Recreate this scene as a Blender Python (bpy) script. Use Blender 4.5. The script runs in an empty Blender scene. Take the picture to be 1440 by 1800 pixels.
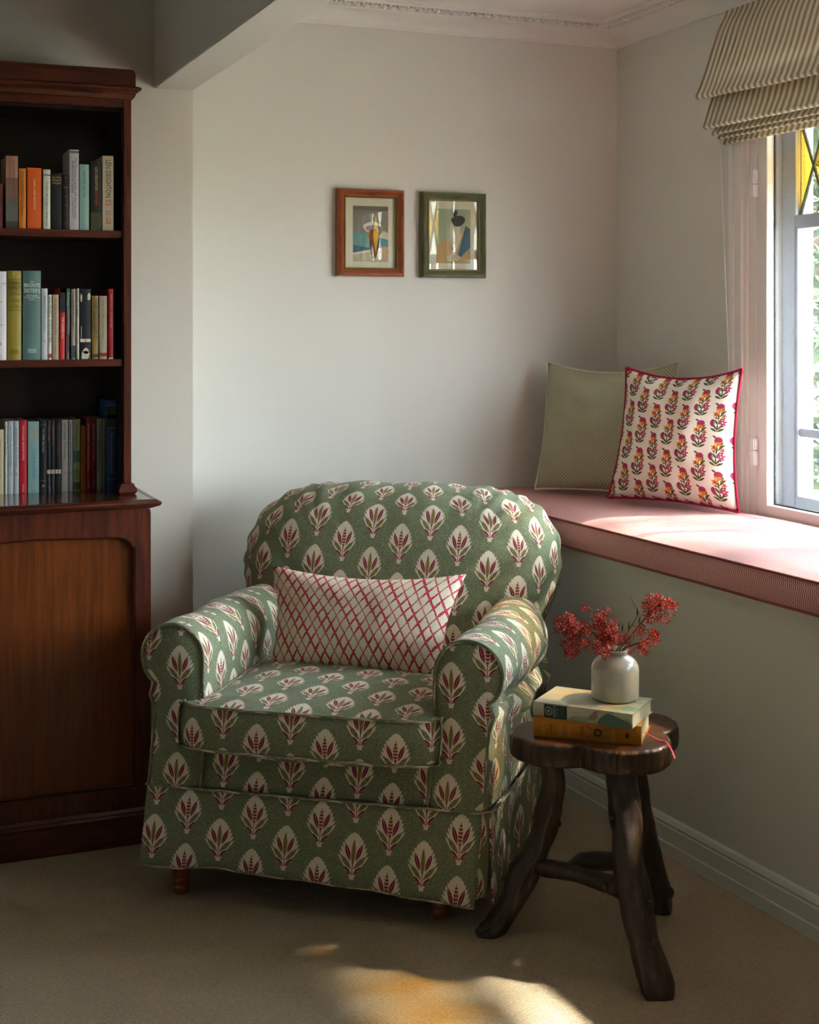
import bpy, bmesh, math, random
from mathutils import Vector, Matrix, noise
random.seed(7)
S = bpy.context.scene
C = S.collection
PI = math.pi

# ------------------------------------------------------------------ camera
F = 2450.0                       # focal length in pixels of a 1440x1800 frame
HY = 560.0                       # horizon row
HC = 1.38                        # eye height
TH = math.radians(22.3)          # yaw of the view against the room
CT, ST = math.cos(TH), math.sin(TH)
cam = bpy.data.cameras.new('camera'); co = bpy.data.objects.new('camera', cam); C.objects.link(co)
co.location = (0, 0, HC); co.rotation_euler = (PI/2, 0, -TH)
cam.sensor_fit = 'HORIZONTAL'; cam.sensor_width = 36; cam.lens = 36*F/1440
cam.shift_y = -(900-HY)/1440; cam.clip_start = .05; cam.clip_end = 200
S.camera = co
S.view_settings.view_transform = 'Standard'; S.view_settings.look = 'None'
S.view_settings.gamma = 1; S.view_settings.use_curve_mapping = False
S.view_settings.exposure = 1.05
S.cycles.max_bounces = 10; S.cycles.diffuse_bounces = 7; S.cycles.transparent_max_bounces = 24
S.cycles.transmission_bounces = 8; S.cycles.glossy_bounces = 4
S.cycles.sample_clamp_indirect = 6; S.cycles.use_denoising = True
S.cycles.caustics_reflective = False; S.cycles.caustics_refractive = False

def c2w(lat, d, z): return Vector((lat*CT+d*ST, -lat*ST+d*CT, z))
def onY(u, v, Y):
    r = (u-720)/F; d = Y/(CT-ST*r)
    return Vector((d*(ST+CT*r), Y, HC-(v-HY)*d/F))
def onX(u, v, X):
    r = (u-720)/F; d = X/(ST+CT*r)
    return Vector((X, d*(CT-ST*r), HC-(v-HY)*d/F))

# ------------------------------------------------------------------ sky, sun, portal
W = bpy.data.worlds.new('sky'); S.world = W; W.use_nodes = True
wt = W.node_tree; wt.nodes.clear()
_g = wt.nodes.new('ShaderNodeTexCoord'); _s = wt.nodes.new('ShaderNodeSeparateXYZ')
_r = wt.nodes.new('ShaderNodeValToRGB'); _b = wt.nodes.new('ShaderNodeBackground'); _o = wt.nodes.new('ShaderNodeOutputWorld')
wt.links.new(_g.outputs['Generated'], _s.inputs[0]); wt.links.new(_s.outputs[2], _r.inputs[0])
wt.links.new(_r.outputs[0], _b.inputs[0]); wt.links.new(_b.outputs[0], _o.inputs[0])
_r.color_ramp.elements[0].position = 0.0; _r.color_ramp.elements[0].color = (.90, .96, 1.0, 1)
_r.color_ramp.elements[1].position = 0.7; _r.color_ramp.elements[1].color = (.78, .89, 1.0, 1)
_b.inputs[1].default_value = 27
sun = bpy.data.lights.new('sun', 'SUN'); so = bpy.data.objects.new('sun', sun); C.objects.link(so)
sun.energy = 42; sun.angle = math.radians(2.6); sun.color = (1, .88, .70)
SUNDIR = Vector((-1, .26, -1.20)).normalized()
so.rotation_euler = SUNDIR.to_track_quat('-Z', 'Y').to_euler(); so.location = (6, 2, 6)
pl = bpy.data.lights.new('window_portal', 'AREA'); po = bpy.data.objects.new('window_portal', pl); C.objects.link(po)
pl.shape = 'RECTANGLE'; pl.size = 1.30; pl.size_y = 2.16; pl.cycles.is_portal = True
po.location = (2.69, 2.31, 1.45); po.rotation_euler = (0, PI/2, 0)

# ------------------------------------------------------------------ helpers
def lin(c):
    if isinstance(c, str):
        c = c.lstrip('#'); c = tuple(int(c[i:i+2], 16)/255 for i in (0, 2, 4))
    return tuple((x/12.92 if x <= .04045 else ((x+.055)/1.055)**2.4) for x in c[:3])

class E:
    """one scalar socket of a node tree, with arithmetic that grows math nodes"""
    def __init__(s, nt, v): s.nt = nt; s.v = v
    def _op(s, op, *a):
        n = s.nt.nodes.new('ShaderNodeMath'); n.operation = op
        for i, x in enumerate((s,)+a):
            x = x.v if isinstance(x, E) else x
            if isinstance(x, (int, float)): n.inputs[i].default_value = x
            else: s.nt.links.new(x, n.inputs[i])
        return E(s.nt, n.outputs[0])
    def __add__(s, o): return s._op('ADD', o)
    __radd__ = __add__
    def __mul__(s, o): return s._op('MULTIPLY', o)
    __rmul__ = __mul__
    def __sub__(s, o): return s._op('SUBTRACT', o)
    def __rsub__(s, o): return E(s.nt, float(o))._op('SUBTRACT', s)
    def __truediv__(s, o): return s._op('DIVIDE', o)
    def __neg__(s): return s*-1
    def lt(s, o): return s._op('LESS_THAN', o)
    def gt(s, o): return s._op('GREATER_THAN', o)
    def abs(s): return s._op('ABSOLUTE')
    def sqrt(s): return s._op('SQRT')
    def fract(s): return s._op('FRACT')
    def floor(s): return s._op('FLOOR')
    def sin(s): return s._op('SINE')
    def min(s, o): return s._op('MINIMUM', o)
    def max(s, o): return s._op('MAXIMUM', o)
    def mod(s, o): return s._op('FLOORED_MODULO', o)
    def pow(s, o): return s._op('POWER', o)

class Mat:
    def __init__(s, name, base=None, rough=.6, spec=.5, metal=0):
        s.m = bpy.data.materials.new(name); s.m.use_nodes = True
        s.nt = s.m.node_tree; s.p = s.nt.nodes['Principled BSDF']; s.out = s.nt.nodes['Material Output']
        s.p.inputs['Roughness'].default_value = rough
        s.p.inputs['Specular IOR Level'].default_value = spec
        s.p.inputs['Metallic'].default_value = metal
        if base is not None: s.p.inputs['Base Color'].default_value = (*lin(base), 1)
    def n(s, t): return s.nt.nodes.new(t)
    def l(s, a, b): s.nt.links.new(a.v if isinstance(a, E) else a, b)
    def uv(s):
        n = s.n('ShaderNodeUVMap'); q = s.n('ShaderNodeSeparateXYZ'); s.l(n.outputs[0], q.inputs[0]); s.uvs = n.outputs[0]
        return E(s.nt, q.outputs[0]), E(s.nt, q.outputs[1])
    def obj(s):
        n = s.n('ShaderNodeTexCoord'); return n.outputs['Object']
    def scaled(s, vec, sc):
        n = s.n('ShaderNodeMapping'); s.l(vec, n.inputs[0]); n.inputs['Scale'].default_value = sc; return n.outputs[0]
    def noise(s, vec, scale=5, detail=3, rough=.5):
        n = s.n('ShaderNodeTexNoise'); n.inputs['Scale'].default_value = scale; n.inputs['Detail'].default_value = detail
        n.inputs['Roughness'].default_value = rough
        if vec is not None: s.l(vec, n.inputs['Vector'])
        return E(s.nt, n.outputs[0])
    def voronoi(s, vec, scale, feature='F1', out=0):
        n = s.n('ShaderNodeTexVoronoi'); n.feature = feature; n.inputs['Scale'].default_value = scale; s.l(vec, n.inputs['Vector'])
        return E(s.nt, n.outputs[out])
    def comb(s, x, y, z=0.0):
        n = s.n('ShaderNodeCombineXYZ')
        for i, q in enumerate((x, y, z)):
            if isinstance(q, E): s.l(q, n.inputs[i])
            else: n.inputs[i].default_value = q
        return n.outputs[0]
    def mix(s, f, a, b):
        n = s.n('ShaderNodeMix'); n.data_type = 'RGBA'
        if isinstance(f, E): s.l(f, n.inputs[0])
        else: n.inputs[0].default_value = f
        for i, x in ((6, a), (7, b)):
            if isinstance(x, (str, tuple)): n.inputs[i].default_value = (*lin(x), 1)
            else: s.l(x, n.inputs[i])
        return n.outputs[2]
    def ramp(s, f, stops):
        n = s.n('ShaderNodeValToRGB'); s.l(f, n.inputs[0]); r = n.color_ramp
        while len(r.elements) < len(stops): r.elements.new(.5)
        for e, (p, c) in zip(r.elements, stops): e.position = p; e.color = (*lin(c), 1)
        return n.outputs[0]
    def col(s, c): s.l(c, s.p.inputs['Base Color']); return s
    def bump(s, h, strength=.3, dist=.002):
        n = s.n('ShaderNodeBump'); n.inputs['Strength'].default_value = strength; n.inputs['Distance'].default_value = dist
        s.l(h, n.inputs['Height']); s.l(n.outputs[0], s.p.inputs['Normal']); return s

def mesh_obj(name, verts, faces, mat=None, parent=None, uvs=None, smooth=True, mats=None, fm=None):
    me = bpy.data.meshes.new(name); me.from_pydata([tuple(v) for v in verts], [], faces); me.update()
    if uvs is not None:
        ul = me.uv_layers.new(name='UVMap')
        for lp in me.loops: ul.data[lp.index].uv = uvs[lp.vertex_index]
    if mats:
        for m in mats: me.materials.append(m.m if isinstance(m, Mat) else m)
        for p, i in zip(me.polygons, fm): p.material_index = i
    elif mat is not None: me.materials.append(mat.m if isinstance(mat, Mat) else mat)
    if smooth:
        for p in me.polygons: p.use_smooth = True
    o = bpy.data.objects.new(name, me); C.objects.link(o)
    if parent: o.parent = parent
    return o

class MB:
    """collects shapes into one mesh"""
    def __init__(s): s.v = []; s.f = []; s.uv = []
    def add(s, v, f, uv=None):
        b = len(s.v); s.v += [Vector(x) for x in v]; s.f += [tuple(i+b for i in q) for q in f]
        s.uv += list(uv) if uv else [(x[0], x[2]) for x in v]
        return s
    def box(s, a, b):
        x0, y0, z0 = a; x1, y1, z1 = b
        v = []; f = []; uv = []
        P = [(x0,y0,z0),(x1,y0,z0),(x1,y1,z0),(x0,y1,z0),(x0,y0,z1),(x1,y0,z1),(x1,y1,z1),(x0,y1,z1)]
        for q, (i, j) in (((0,1,5,4),(0,2)),((2,3,7,6),(0,2)),((1,2,6,5),(1,2)),((3,0,4,7),(1,2)),((4,5,6,7),(0,1)),((3,2,1,0),(0,1))):
            k = len(v); v += [P[n] for n in q]; uv += [(P[n][i], P[n][j]) for n in q]; f.append((k,k+1,k+2,k+3))
        return s.add(v, f, uv)
    def grid(s, fn, nu, nv, uvf=None, closed_u=False, flip=False):
        v = []; f = []; uv = []
        for j in range(nv+1):
            for i in range(nu+(0 if closed_u else 1)):
                a = i/nu; b = j/nv
                v.append(fn(a, b)); uv.append(uvf(a, b) if uvf else (a, b))
        w = nu if closed_u else nu+1
        for j in range(nv):
            for i in range(nu):
                i2 = (i+1) % w if closed_u else i+1
                q = (j*w+i, j*w+i2, (j+1)*w+i2, (j+1)*w+i)
                f.append(q[::-1] if flip else q)
        return s.add(v, f, uv)
    def tube(s, pts, rad, n=8, closed=False, cap=True, wob=0, seed=0):
        pts = [Vector(p) for p in pts]; N = len(pts)
        if not hasattr(rad, '__len__'): rad = [rad]*N
        T = []
        for i in range(N):
            a = pts[(i-1) % N] if (closed or i > 0) else pts[i]
            b = pts[(i+1) % N] if (closed or i < N-1) else pts[i]
            t = b-a; T.append(t.normalized() if t.length > 1e-9 else Vector((0, 0, 1)))
        up = Vector((0, 0, 1)) if abs(T[0].z) < .9 else Vector((1, 0, 0))
        nrm = (up-T[0]*up.dot(T[0])).normalized(); v = []; uv = []; L = 0
        for i in range(N):
            nrm = (nrm-T[i]*nrm.dot(T[i])); nrm = nrm.normalized() if nrm.length > 1e-9 else T[i].orthogonal().normalized()
            bi = T[i].cross(nrm)
            if i: L += (pts[i]-pts[i-1]).length
            for k in range(n):
                a = 2*PI*k/n
                d = nrm*math.cos(a)+bi*math.sin(a); r = rad[i]
                if wob: r *= 1+wob*noise.noise(d*1.6+pts[i]*14+Vector((seed, 0, 0)))
                v.append(pts[i]+d*r); uv.append((a*.02, L))
        f = []
        for i in range(N if closed else N-1):
            for k in range(n):
                a, b = i*n, ((i+1) % N)*n
                f.append((a+k, a+(k+1) % n, b+(k+1) % n, b+k))
        if cap and not closed: f += [tuple(range(n))[::-1], tuple((N-1)*n+k for k in range(n))]
        return s.add(v, f, uv)
    def lathe(s, prof, n=32, c=(0, 0, 0)):
        c = Vector(c)
        return s.grid(lambda a, b: c+Vector((_lerp(prof, b)[0]*math.cos(2*PI*a), _lerp(prof, b)[0]*math.sin(2*PI*a), _lerp(prof, b)[1])), n, (len(prof)-1), lambda a, b: (a, b), closed_u=True)
    def sweep(s, prof, fn, nseg, closedp=False, caps=True):
        """prof: list of 2-D points; fn(t, p) -> 3-D"""
        m = len(prof); v = []; uv = []; f = []
        arc = [0]
        for i in range(1, m): arc.append(arc[-1]+math.dist(prof[i], prof[i-1]))
        for j in range(nseg+1):
            for i in range(m):
                v.append(fn(j/nseg, prof[i])); uv.append((j/nseg, arc[i]))
        for j in range(nseg):
            for i in range(m if closedp else m-1):
                i2 = (i+1) % m
                f.append((j*m+i, j*m+i2, (j+1)*m+i2, (j+1)*m+i))
        if caps and closedp: f += [tuple(range(m))[::-1], tuple(nseg*m+i for i in range(m))]
        return s.add(v, f, uv)
    def build(s, name, mat, parent=None, smooth=False, bevel=0, seg=2):
        o = mesh_obj(name, s.v, s.f, mat, parent, s.uv, smooth)
        if bevel:
            bm = bmesh.new(); bm.from_mesh(o.data); bmesh.ops.remove_doubles(bm, verts=bm.verts, dist=1e-5)
            ed = [e for e in bm.edges if len(e.link_faces) == 2 and e.calc_face_angle(0) > .6]
            bmesh.ops.bevel(bm, geom=ed, offset=bevel, segments=seg, affect='EDGES', clamp_overlap=True)
            bm.to_mesh(o.data); bm.free()
            if smooth:
                for p in o.data.polygons: p.use_smooth = True
        return o

def _lerp(prof, b):
    x = b*(len(prof)-1); i = min(int(x+1e-9), len(prof)-2); t = x-i
    return tuple(prof[i][k]*(1-t)+prof[i+1][k]*t for k in range(len(prof[0])))
def smooth_line(pts, n=8, closed=False):
    """Catmull-Rom through points (tuples of any size)"""
    P = [tuple(p) for p in pts]; N = len(P); out = []
    g = (lambda i: P[i % N]) if closed else (lambda i: P[max(0, min(N-1, i))])
    for i in range(N if closed else N-1):
        for k in range(n):
            t = k/n; a, b, c, d = g(i-1), g(i), g(i+1), g(i+2)
            out.append(tuple(.5*((2*b[q])+(-a[q]+c[q])*t+(2*a[q]-5*b[q]+4*c[q]-d[q])*t*t+(-a[q]+3*b[q]-3*c[q]+d[q])*t**3) for q in range(len(b))))
    if not closed: out.append(P[-1])
    return out
def tag(o, label=None, cat=None, group=None, kind=None):
    if label: o['label'] = label
    if cat: o['category'] = cat
    if group: o['group'] = group
    if kind: o['kind'] = kind
    return o
def thing(name, label, cat, loc=(0, 0, 0), rz=0, group=None):
    o = bpy.data.objects.new(name, None); C.objects.link(o); o.location = loc; o.rotation_euler = (0, 0, rz); o.empty_display_size = .1
    return tag(o, label, cat, group)
def struct(o): o['kind'] = 'structure'; return o
def sub(nm, a, b, mat, parent=None, bevel=0):
    return MB().box(a, b).build(nm, mat, parent, bevel=bevel)
def lettering(txt, size, mat, parent, M, align='LEFT', name='lettering', spacing=1.0, bold=0.0, fit=None):
    cu = bpy.data.curves.new('t', 'FONT'); cu.body = txt; cu.size = size; cu.align_x = align; cu.align_y = 'CENTER'
    cu.space_character = spacing; cu.offset = bold; cu.resolution_u = 2; cu.space_line = .85
    o = bpy.data.objects.new('t', cu); C.objects.link(o)
    dg = bpy.context.evaluated_depsgraph_get(); me = bpy.data.meshes.new_from_object(o.evaluated_get(dg))
    bpy.data.objects.remove(o); bpy.data.curves.remove(cu)
    if fit and me.vertices:
        xs = [v.co.x for v in me.vertices]; w = max(xs)-min(xs)
        if w > fit:
            for v in me.vertices: v.co.x *= fit/w
    me.transform(M); me.materials.clear(); me.materials.append(mat.m)
    r = bpy.data.objects.new(name, me); C.objects.link(r); r.parent = parent
    return r

# ------------------------------------------------------------------ materials
def paint(name, c, bumpy=.12, rough=.75):
    m = Mat(name, c, rough, .3); o = m.obj(); n = m.noise(o, 260, 3); m.bump(n, bumpy, .001); return m
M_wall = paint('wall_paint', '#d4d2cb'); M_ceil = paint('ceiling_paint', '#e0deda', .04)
M_trim = paint('trim_paint', '#dedcd6', .02, .35); M_pier = paint('wall_paint_darker', '#c9c4ba', .2)  # pier: wall colour set a little darker and warmer, coarser bump
M_base = paint('baseboard_paint', '#c9cbc2', .02, .4)
M_winw = paint('window_white', '#e2dfdc', .02, .35)
M_out = paint('outer_window_paint', '#b9bdc8', .02, .4)
M_plast = Mat('white_plastic', '#e6e2e2', .35)

def wood(name, c1, c2, c3, rough=.32, scale=(14, 14, 1.2), coat=.25, bmp=.06):
    m = Mat(name, None, rough, .5); o = m.obj()
    n = m.noise(m.scaled(o, scale), 6, 5, .6); g = m.noise(m.scaled(o, tuple(x*9 for x in scale)), 8, 3, .6)
    m.col(m.ramp(n*.7+g*.3, [(.32, c1), (.5, c2), (.68, c3)]))
    m.bump(g, bmp, .001); m.p.inputs['Coat Weight'].default_value = coat; m.p.inputs['Coat Roughness'].default_value = .18
    return m
M_mah = wood('mahogany', '#2c120a', '#4a1e0f', '#642c16')
M_mahx = wood('mahogany_across', '#2c120a', '#481d0f', '#602a15', scale=(1.2, 14, 14))
M_panel = wood('door_panel_wood', '#4a2208', '#64300d', '#7a3e14', rough=.3, scale=(16, 16, .9))
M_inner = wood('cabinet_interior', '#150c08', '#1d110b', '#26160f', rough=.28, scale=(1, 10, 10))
M_top = wood('counter_wood', '#2c140c', '#43200f', '#512713', rough=.16, scale=(1.2, 14, 14), coat=.6)
M_foot = wood('foot_wood', '#522210', '#7a3a1c', '#935028', rough=.4)
M_rust = wood('stool_wood', '#100a05', '#291a0c', '#4a3018', rough=.42, scale=(13, 13, 1.3), coat=.2, bmp=1.0)
def stool_end():
    m = Mat('stool_top_wood', None, .4, .5); o = m.obj()
    n = m.noise(m.scaled(o, (1, 1, .3)), 16, 5, .65); g = m.noise(m.scaled(o, (4, 1, 1)), 60, 3)
    m.col(m.ramp(n*.75+g*.25, [(.3, '#24140a'), (.5, '#4a2b16'), (.72, '#6b452a')])); m.bump(n+g*.4, .35, .002)
    m.p.inputs['Coat Weight'].default_value = .3; m.p.inputs['Coat Roughness'].default_value = .25
    return m
M_sttop = stool_end()

def carpet():
    m = Mat('loop_carpet', None, .95, .1); o = m.obj()
    q = m.n('ShaderNodeSeparateXYZ'); m.l(o, q.inputs[0]); x = E(m.nt, q.outputs[0]); y = E(m.nt, q.outputs[1])
    w = m.noise(o, 30, 2)*.004
    a = (x*.80+y*.60+w)*(2*PI/.0062); b = (x*-.60+y*.80+w)*(2*PI/.0047)
    rib = (a.sin()*.5+.5)*.6+(b.sin()*.5+.5)*.4
    f = m.noise(o, 330, 2, .7); g = m.noise(o, 3, 3); k = m.noise(o, 120, 2, .6)
    v = rib*.22+f*.42+g*.12+k*.24
    m.col(m.ramp(v, [(.28, '#7c6c58'), (.48, '#a89781'), (.68, '#c4b49c')])); m.bump(rib*.7+f*.5, .8, .004)
    return m
M_carpet = carpet()

def leafn(m, x, y, bx, by, ang, L, w):
    """lens-shaped leaf mask and its length coordinate, from (bx,by) at ang degrees from vertical"""
    a = math.radians(ang); c, s = math.cos(a), math.sin(a)
    px = x-bx; py = y-by
    t = (px*s+py*c)/L; q = (px*c-py*s).abs()
    k = 1-(t*2-1)*(t*2-1)
    return (k*w-q).gt(0), t, q

def sprig_fabric():
    m = Mat('sprig_linen', None, .9, .15); U, V = m.uv()
    P, Q = .082, .126
    col = (U/P).floor(); odd = col.mod(2)
    x = ((U/P).fract()-.5)*(P/.050)
    y = ((V/Q+odd*.5).fract()-.5)*(Q/.050)
    ax = x.abs()
    # pale serrated leaf silhouette
    yy = (y-.06)/.98
    prof = ((1-yy*yy).max(0)).pow(.62)*(.68-yy*.12)
    saw = ((y*.9-ax*.62)*5.0).fract()
    stem = (y+.7).lt(0)
    edge = prof*(.79+saw*.26)-ax
    body = edge.gt(0)*(y+.80).gt(0)
    st = (.10-ax).gt(0)*(y+1.04).gt(0)*(y+.6).lt(0)
    neck = ((y+1.0)*.55+.07-ax).gt(0)*(y+.93).gt(0)*(y+.55).lt(0)
    low = (1-(y+.2).lt(0))+(y+.2).lt(0)*((y+1.0)*.72-ax).gt(0)
    white = (body*low).max(st).max(neck)
    red = None; ol = None; hl = None
    for (bx, by, an, L, w) in ((.12, -.24, 20, .84, .098), (.03, -.84, 48, .60, .100)):
        k, t, q = leafn(m, ax, y, bx, by, an, L, w)
        red = k if red is None else red.max(k)
        h = k*(q.lt(.014))*((t*9).fract().lt(.55)); hl = h if hl is None else hl.max(h)
    k, t, q = leafn(m, ax, y, .05, -.58, 42, .80, .100); ol = k
    kc, tc, qc = leafn(m, ax, y, 0, -.42, 0, 1.16, .105)
    stemr = (ax-.016).lt(0)*(y+.88).gt(0)*(y+.2).lt(0)
    red = red.max(stemr)
    ground = m.mix(m.voronoi(m.uvs, 520).lt(.34), '#697258', '#aab190')
    soft = m.noise(m.uvs, 40, 3)
    ground = m.mix(soft*.35, ground, '#79826a')
    c = m.mix(white, ground, '#ddd4c2')
    c = m.mix(white*ol, c, m.mix((q*28+t*20).sin().gt(0), '#8a7c4c', '#6e7050'))
    bands = ((tc*7.5-qc*2.2).fract().lt(.5))
    cen = m.mix(odd, m.mix(qc.lt(.02), '#948450', '#6d5b36'), m.mix(bands, '#c7a582', '#7c2a30'))
    c = m.mix(white*kc, c, cen)
    c = m.mix(white*red, c, '#7d1a38'); c = m.mix(white*hl, c, '#dcb0a8')
    m.col(c)
    n = m.noise(m.uvs, 9, 4, .55); f = m.noise(m.uvs, 900, 2)
    m.bump(n*5+f*.12, .5, .004)
    m.p.inputs['Sheen Weight'].default_value = .1
    return m
M_sprig = sprig_fabric()

def lattice_fabric():
    m = Mat('lattice_cotton', None, .85, .2); U, V = m.uv()
    n1 = m.noise(m.uvs, 60, 2)-.5; n2 = m.noise(m.uvs, 190, 2)-.5
    a = U/.031+n1*.16; b = V/.046+n2*.10
    p = (a+b).fract(); q = (a-b).fract()
    wv = .088+((a*2+b*3).sin())*.035
    l1 = ((p-.5).abs()-wv).lt(0); l2 = ((q-.5).abs()-wv).lt(0)
    core = ((p-.49).abs().lt(.016)).max((q-.51).abs().lt(.014))*(m.noise(m.uvs, 300, 1).gt(.48))
    c = m.mix(l1.max(l2), '#d6ccb6', m.mix(m.noise(m.uvs, 240, 2), '#a01230', '#bc2444'))
    c = m.mix(core*l1.max(l2), c, '#dba0a0'); m.col(c)
    m.bump(m.noise(m.uvs, 14, 3)*4+m.noise(m.uvs, 900, 1)*.1, .35, .004); return m
M_lattice = lattice_fabric()

def trellis_fabric():
    m = Mat('trellis_linen', None, .9, .15); U, V = m.uv()
    a = U/.0112; b = V/.0122
    p = ((a+b).fract()-.5).abs(); q = ((a-b).fract()-.5).abs()
    r = p.max(q); line = r.gt(.41); ring = r.lt(.31)*r.gt(.13)
    s = m.noise(m.uvs, 9, 4, .6)
    c = m.mix(line, '#a3a086', '#c9c5ab'); c = m.mix(ring*(s*1.4).min(1), c, '#70705a')
    m.col(c); m.bump(m.noise(m.uvs, 12, 3)*3+m.noise(m.uvs, 800, 1)*.1, .3, .004); return m
M_trellis = trellis_fabric()

def floral_fabric():
    m = Mat('block_print_cotton', None, .85, .2); U, V = m.uv()
    P, Q = .0625, .1160
    col = (U/P).floor(); odd = col.mod(2)
    x = ((U/P).fract()-.5)*(P/.0535); y = ((V/Q+odd*.5).fract()-.5)*(Q/.0535)
    x = x-(y+.2)*.06
    def disc(cx, cy, rx, ry): 
        u = (x-cx)/rx; v = (y-cy)/ry; return (u*u+v*v).lt(1)
    def flower(cx, cy, r, n=5, ph=0.0):
        u = x-cx; v = y-cy; rr = (u*u+v*v).sqrt(); an = v._op('ARCTAN2', u)
        return (rr-(an*n+ph).sin()*r*.28-r*.78).lt(0), rr
    c = m.mix(0.0, '#e9e2d4', '#e9e2d4')
    green = None
    for (bx, by, an, L, w) in ((0,-.95,-62,.50,.07),(0,-.95,62,.50,.07),(0,-.85,-38,.55,.06),(0,-.85,40,.55,.06),(0,-.92,0,.5,.05),
                               (0,-.5,-30,.42,.06),(.02,-.42,28,.45,.06),(0,-.25,0,.5,.05),(.05,.0,38,.55,.07),(.0,.02,-42,.42,.06),(.12,.15,22,.5,.06),(.02,.3,30,.42,.06),
                               (-.1,.8,-60,.32,.06),(.2,-.15,70,.26,.05),(.25,.28,60,.22,.045),(-.15,-.6,-80,.28,.05),(.15,-.62,80,.28,.05),(-.02,-.1,-70,.3,.045)):
        k, t, q = leafn(m, x, y, bx, by, an, L, w); green = k if green is None else green.max(k)
    green = green.max((x.abs()-.015).lt(0)*(y+.95).gt(0)*(y-.6).lt(0))
    c = m.mix(green, c, '#55552f')
    f1, r1 = flower(.28, -.36, .25, 6); c = m.mix(f1, c, '#a8355e'); c = m.mix(r1.lt(.05), c, '#e0c8b0')
    c = m.mix(disc(-.35, -.34, .16, .22), c, '#a03258'); c = m.mix(disc(-.22, -.38, .05, .13), c, '#8f9a98')
    f2, r2 = flower(-.20, .20, .20, 5, 1.0); c = m.mix(f2, c, '#cf7a2a'); c = m.mix(r2.lt(.06), c, '#7a3a20')
    f3, r3 = flower(.32, .06, .16, 5, 2.0); c = m.mix(f3, c, '#b0574c')
    k1, r4 = flower(.02, .50, .25, 5, -1.57); c = m.mix(k1, c, '#dd8326')
    c = m.mix(disc(.02, .66, .25, .22)*(y-.56).gt(0), c, '#a8305a'); c = m.mix(disc(.02, .62, .09, .07), c, '#7c4a58')
    m.col(c); m.bump(m.noise(m.uvs, 12, 3)*3+m.noise(m.uvs, 900, 1)*.08, .3, .004); return m
M_floral = floral_fabric()

def weave_fabric():
    m = Mat('basket_stripe_weave', None, .9, .15); U, V = m.uv()
    row = (V/.0145).floor().mod(2)
    s = ((U/.0068+row*.5).fract()-.5).abs()
    line = (s*4-.55).max(0).min(1)
    n = m.noise(m.uvs, 500, 2)
    c = m.mix(line, '#a5434f', '#ead3c8'); c = m.mix(n*.4, c, '#ba6a76')
    m.col(c); m.bump(line*.6+n*.4+m.noise(m.uvs, 6, 2)*2, .35, .002); return m
M_weave = weave_fabric()
def stripe_fabric():
    m = Mat('ticking_stripe', None, .9, .12); U, V = m.uv()
    s = ((U/.0262).fract()-.5).abs(); k = ((s-.24)*18+.5).max(0).min(1)
    m.col(m.mix(k, '#aea488', '#ece7da')); m.bump(m.noise(m.uvs, 700, 2), .15, .001)
    t = m.n('ShaderNodeBsdfTranslucent'); x = m.n('ShaderNodeMixShader'); x.inputs[0].default_value = .30
    m.l(m.p.inputs['Base Color'].links[0].from_socket, t.inputs[0]); m.l(m.p.outputs[0], x.inputs[1]); m.l(t.outputs[0], x.inputs[2]); m.l(x.outputs[0], m.out.inputs[0])
    return m
M_stripe = stripe_fabric()
M_redpipe = Mat('red_piping', '#9c1c38', .8, .2); M_palepipe = Mat('pale_piping', '#cdcab4', .8, .2)
M_seatpipe = Mat('seat_piping', '#8a4e4b', .85, .2)

def glass(name, tint=(1, 1, 1), gloss=.9, rough=.0, textured=False, refl=True):
    m = bpy.data.materials.new(name); m.use_nodes = True; nt = m.node_tree; nt.nodes.clear()
    o = nt.nodes.new('ShaderNodeOutputMaterial'); t = nt.nodes.new('ShaderNodeBsdfTransparent'); t.inputs[0].default_value = (*tint, 1)
    g = nt.nodes.new('ShaderNodeBsdfGlossy'); g.inputs['Roughness'].default_value = rough
    ge = nt.nodes.new('ShaderNodeNewGeometry'); dt = nt.nodes.new('ShaderNodeVectorMath'); dt.operation = 'DOT_PRODUCT'
    nt.links.new(ge.outputs['Incoming'], dt.inputs[0]); nt.links.new(ge.outputs['Normal'], dt.inputs[1])
    fr = (1-E(nt, dt.outputs['Value']).abs()).max(0).pow(5)*.96+.04     # Schlick, the same from both sides
    x = nt.nodes.new('ShaderNodeMixShader')
    nt.links.new(fr.v, x.inputs[0]); nt.links.new(t.outputs[0], x.inputs[1]); nt.links.new(g.outputs[0], x.inputs[2]); nt.links.new(x.outputs[0], o.inputs[0])
    if textured:
        n = nt.nodes.new('ShaderNodeTexNoise'); n.inputs['Scale'].default_value = 120; b = nt.nodes.new('ShaderNodeBump'); b.inputs['Strength'].default_value = .4
        tc = nt.nodes.new('ShaderNodeTexCoord'); nt.links.new(tc.outputs['Object'], n.inputs[0])
        nt.links.new(n.outputs[0], b.inputs['Height']); nt.links.new(b.outputs[0], g.inputs['Normal'])
        r = nt.nodes.new('ShaderNodeValToRGB'); nt.links.new(n.outputs[0], r.inputs[0])
        r.color_ramp.elements[0].position = .35; r.color_ramp.elements[0].color = (*[c*.72 for c in tint], 1)
        r.color_ramp.elements[1].position = .6; r.color_ramp.elements[1].color = (*tint, 1); nt.links.new(r.outputs[0], t.inputs[0])
    return m
G_clear = glass('window_glass', (.94, .97, .97)); G_pic = glass('picture_glass', (.97, .97, .96))
G_yel = glass('yellow_cathedral_glass', (.60, .46, .14), textured=True); G_obs = glass('clear_cathedral_glass', (.66, .68, .64), textured=True)
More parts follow.
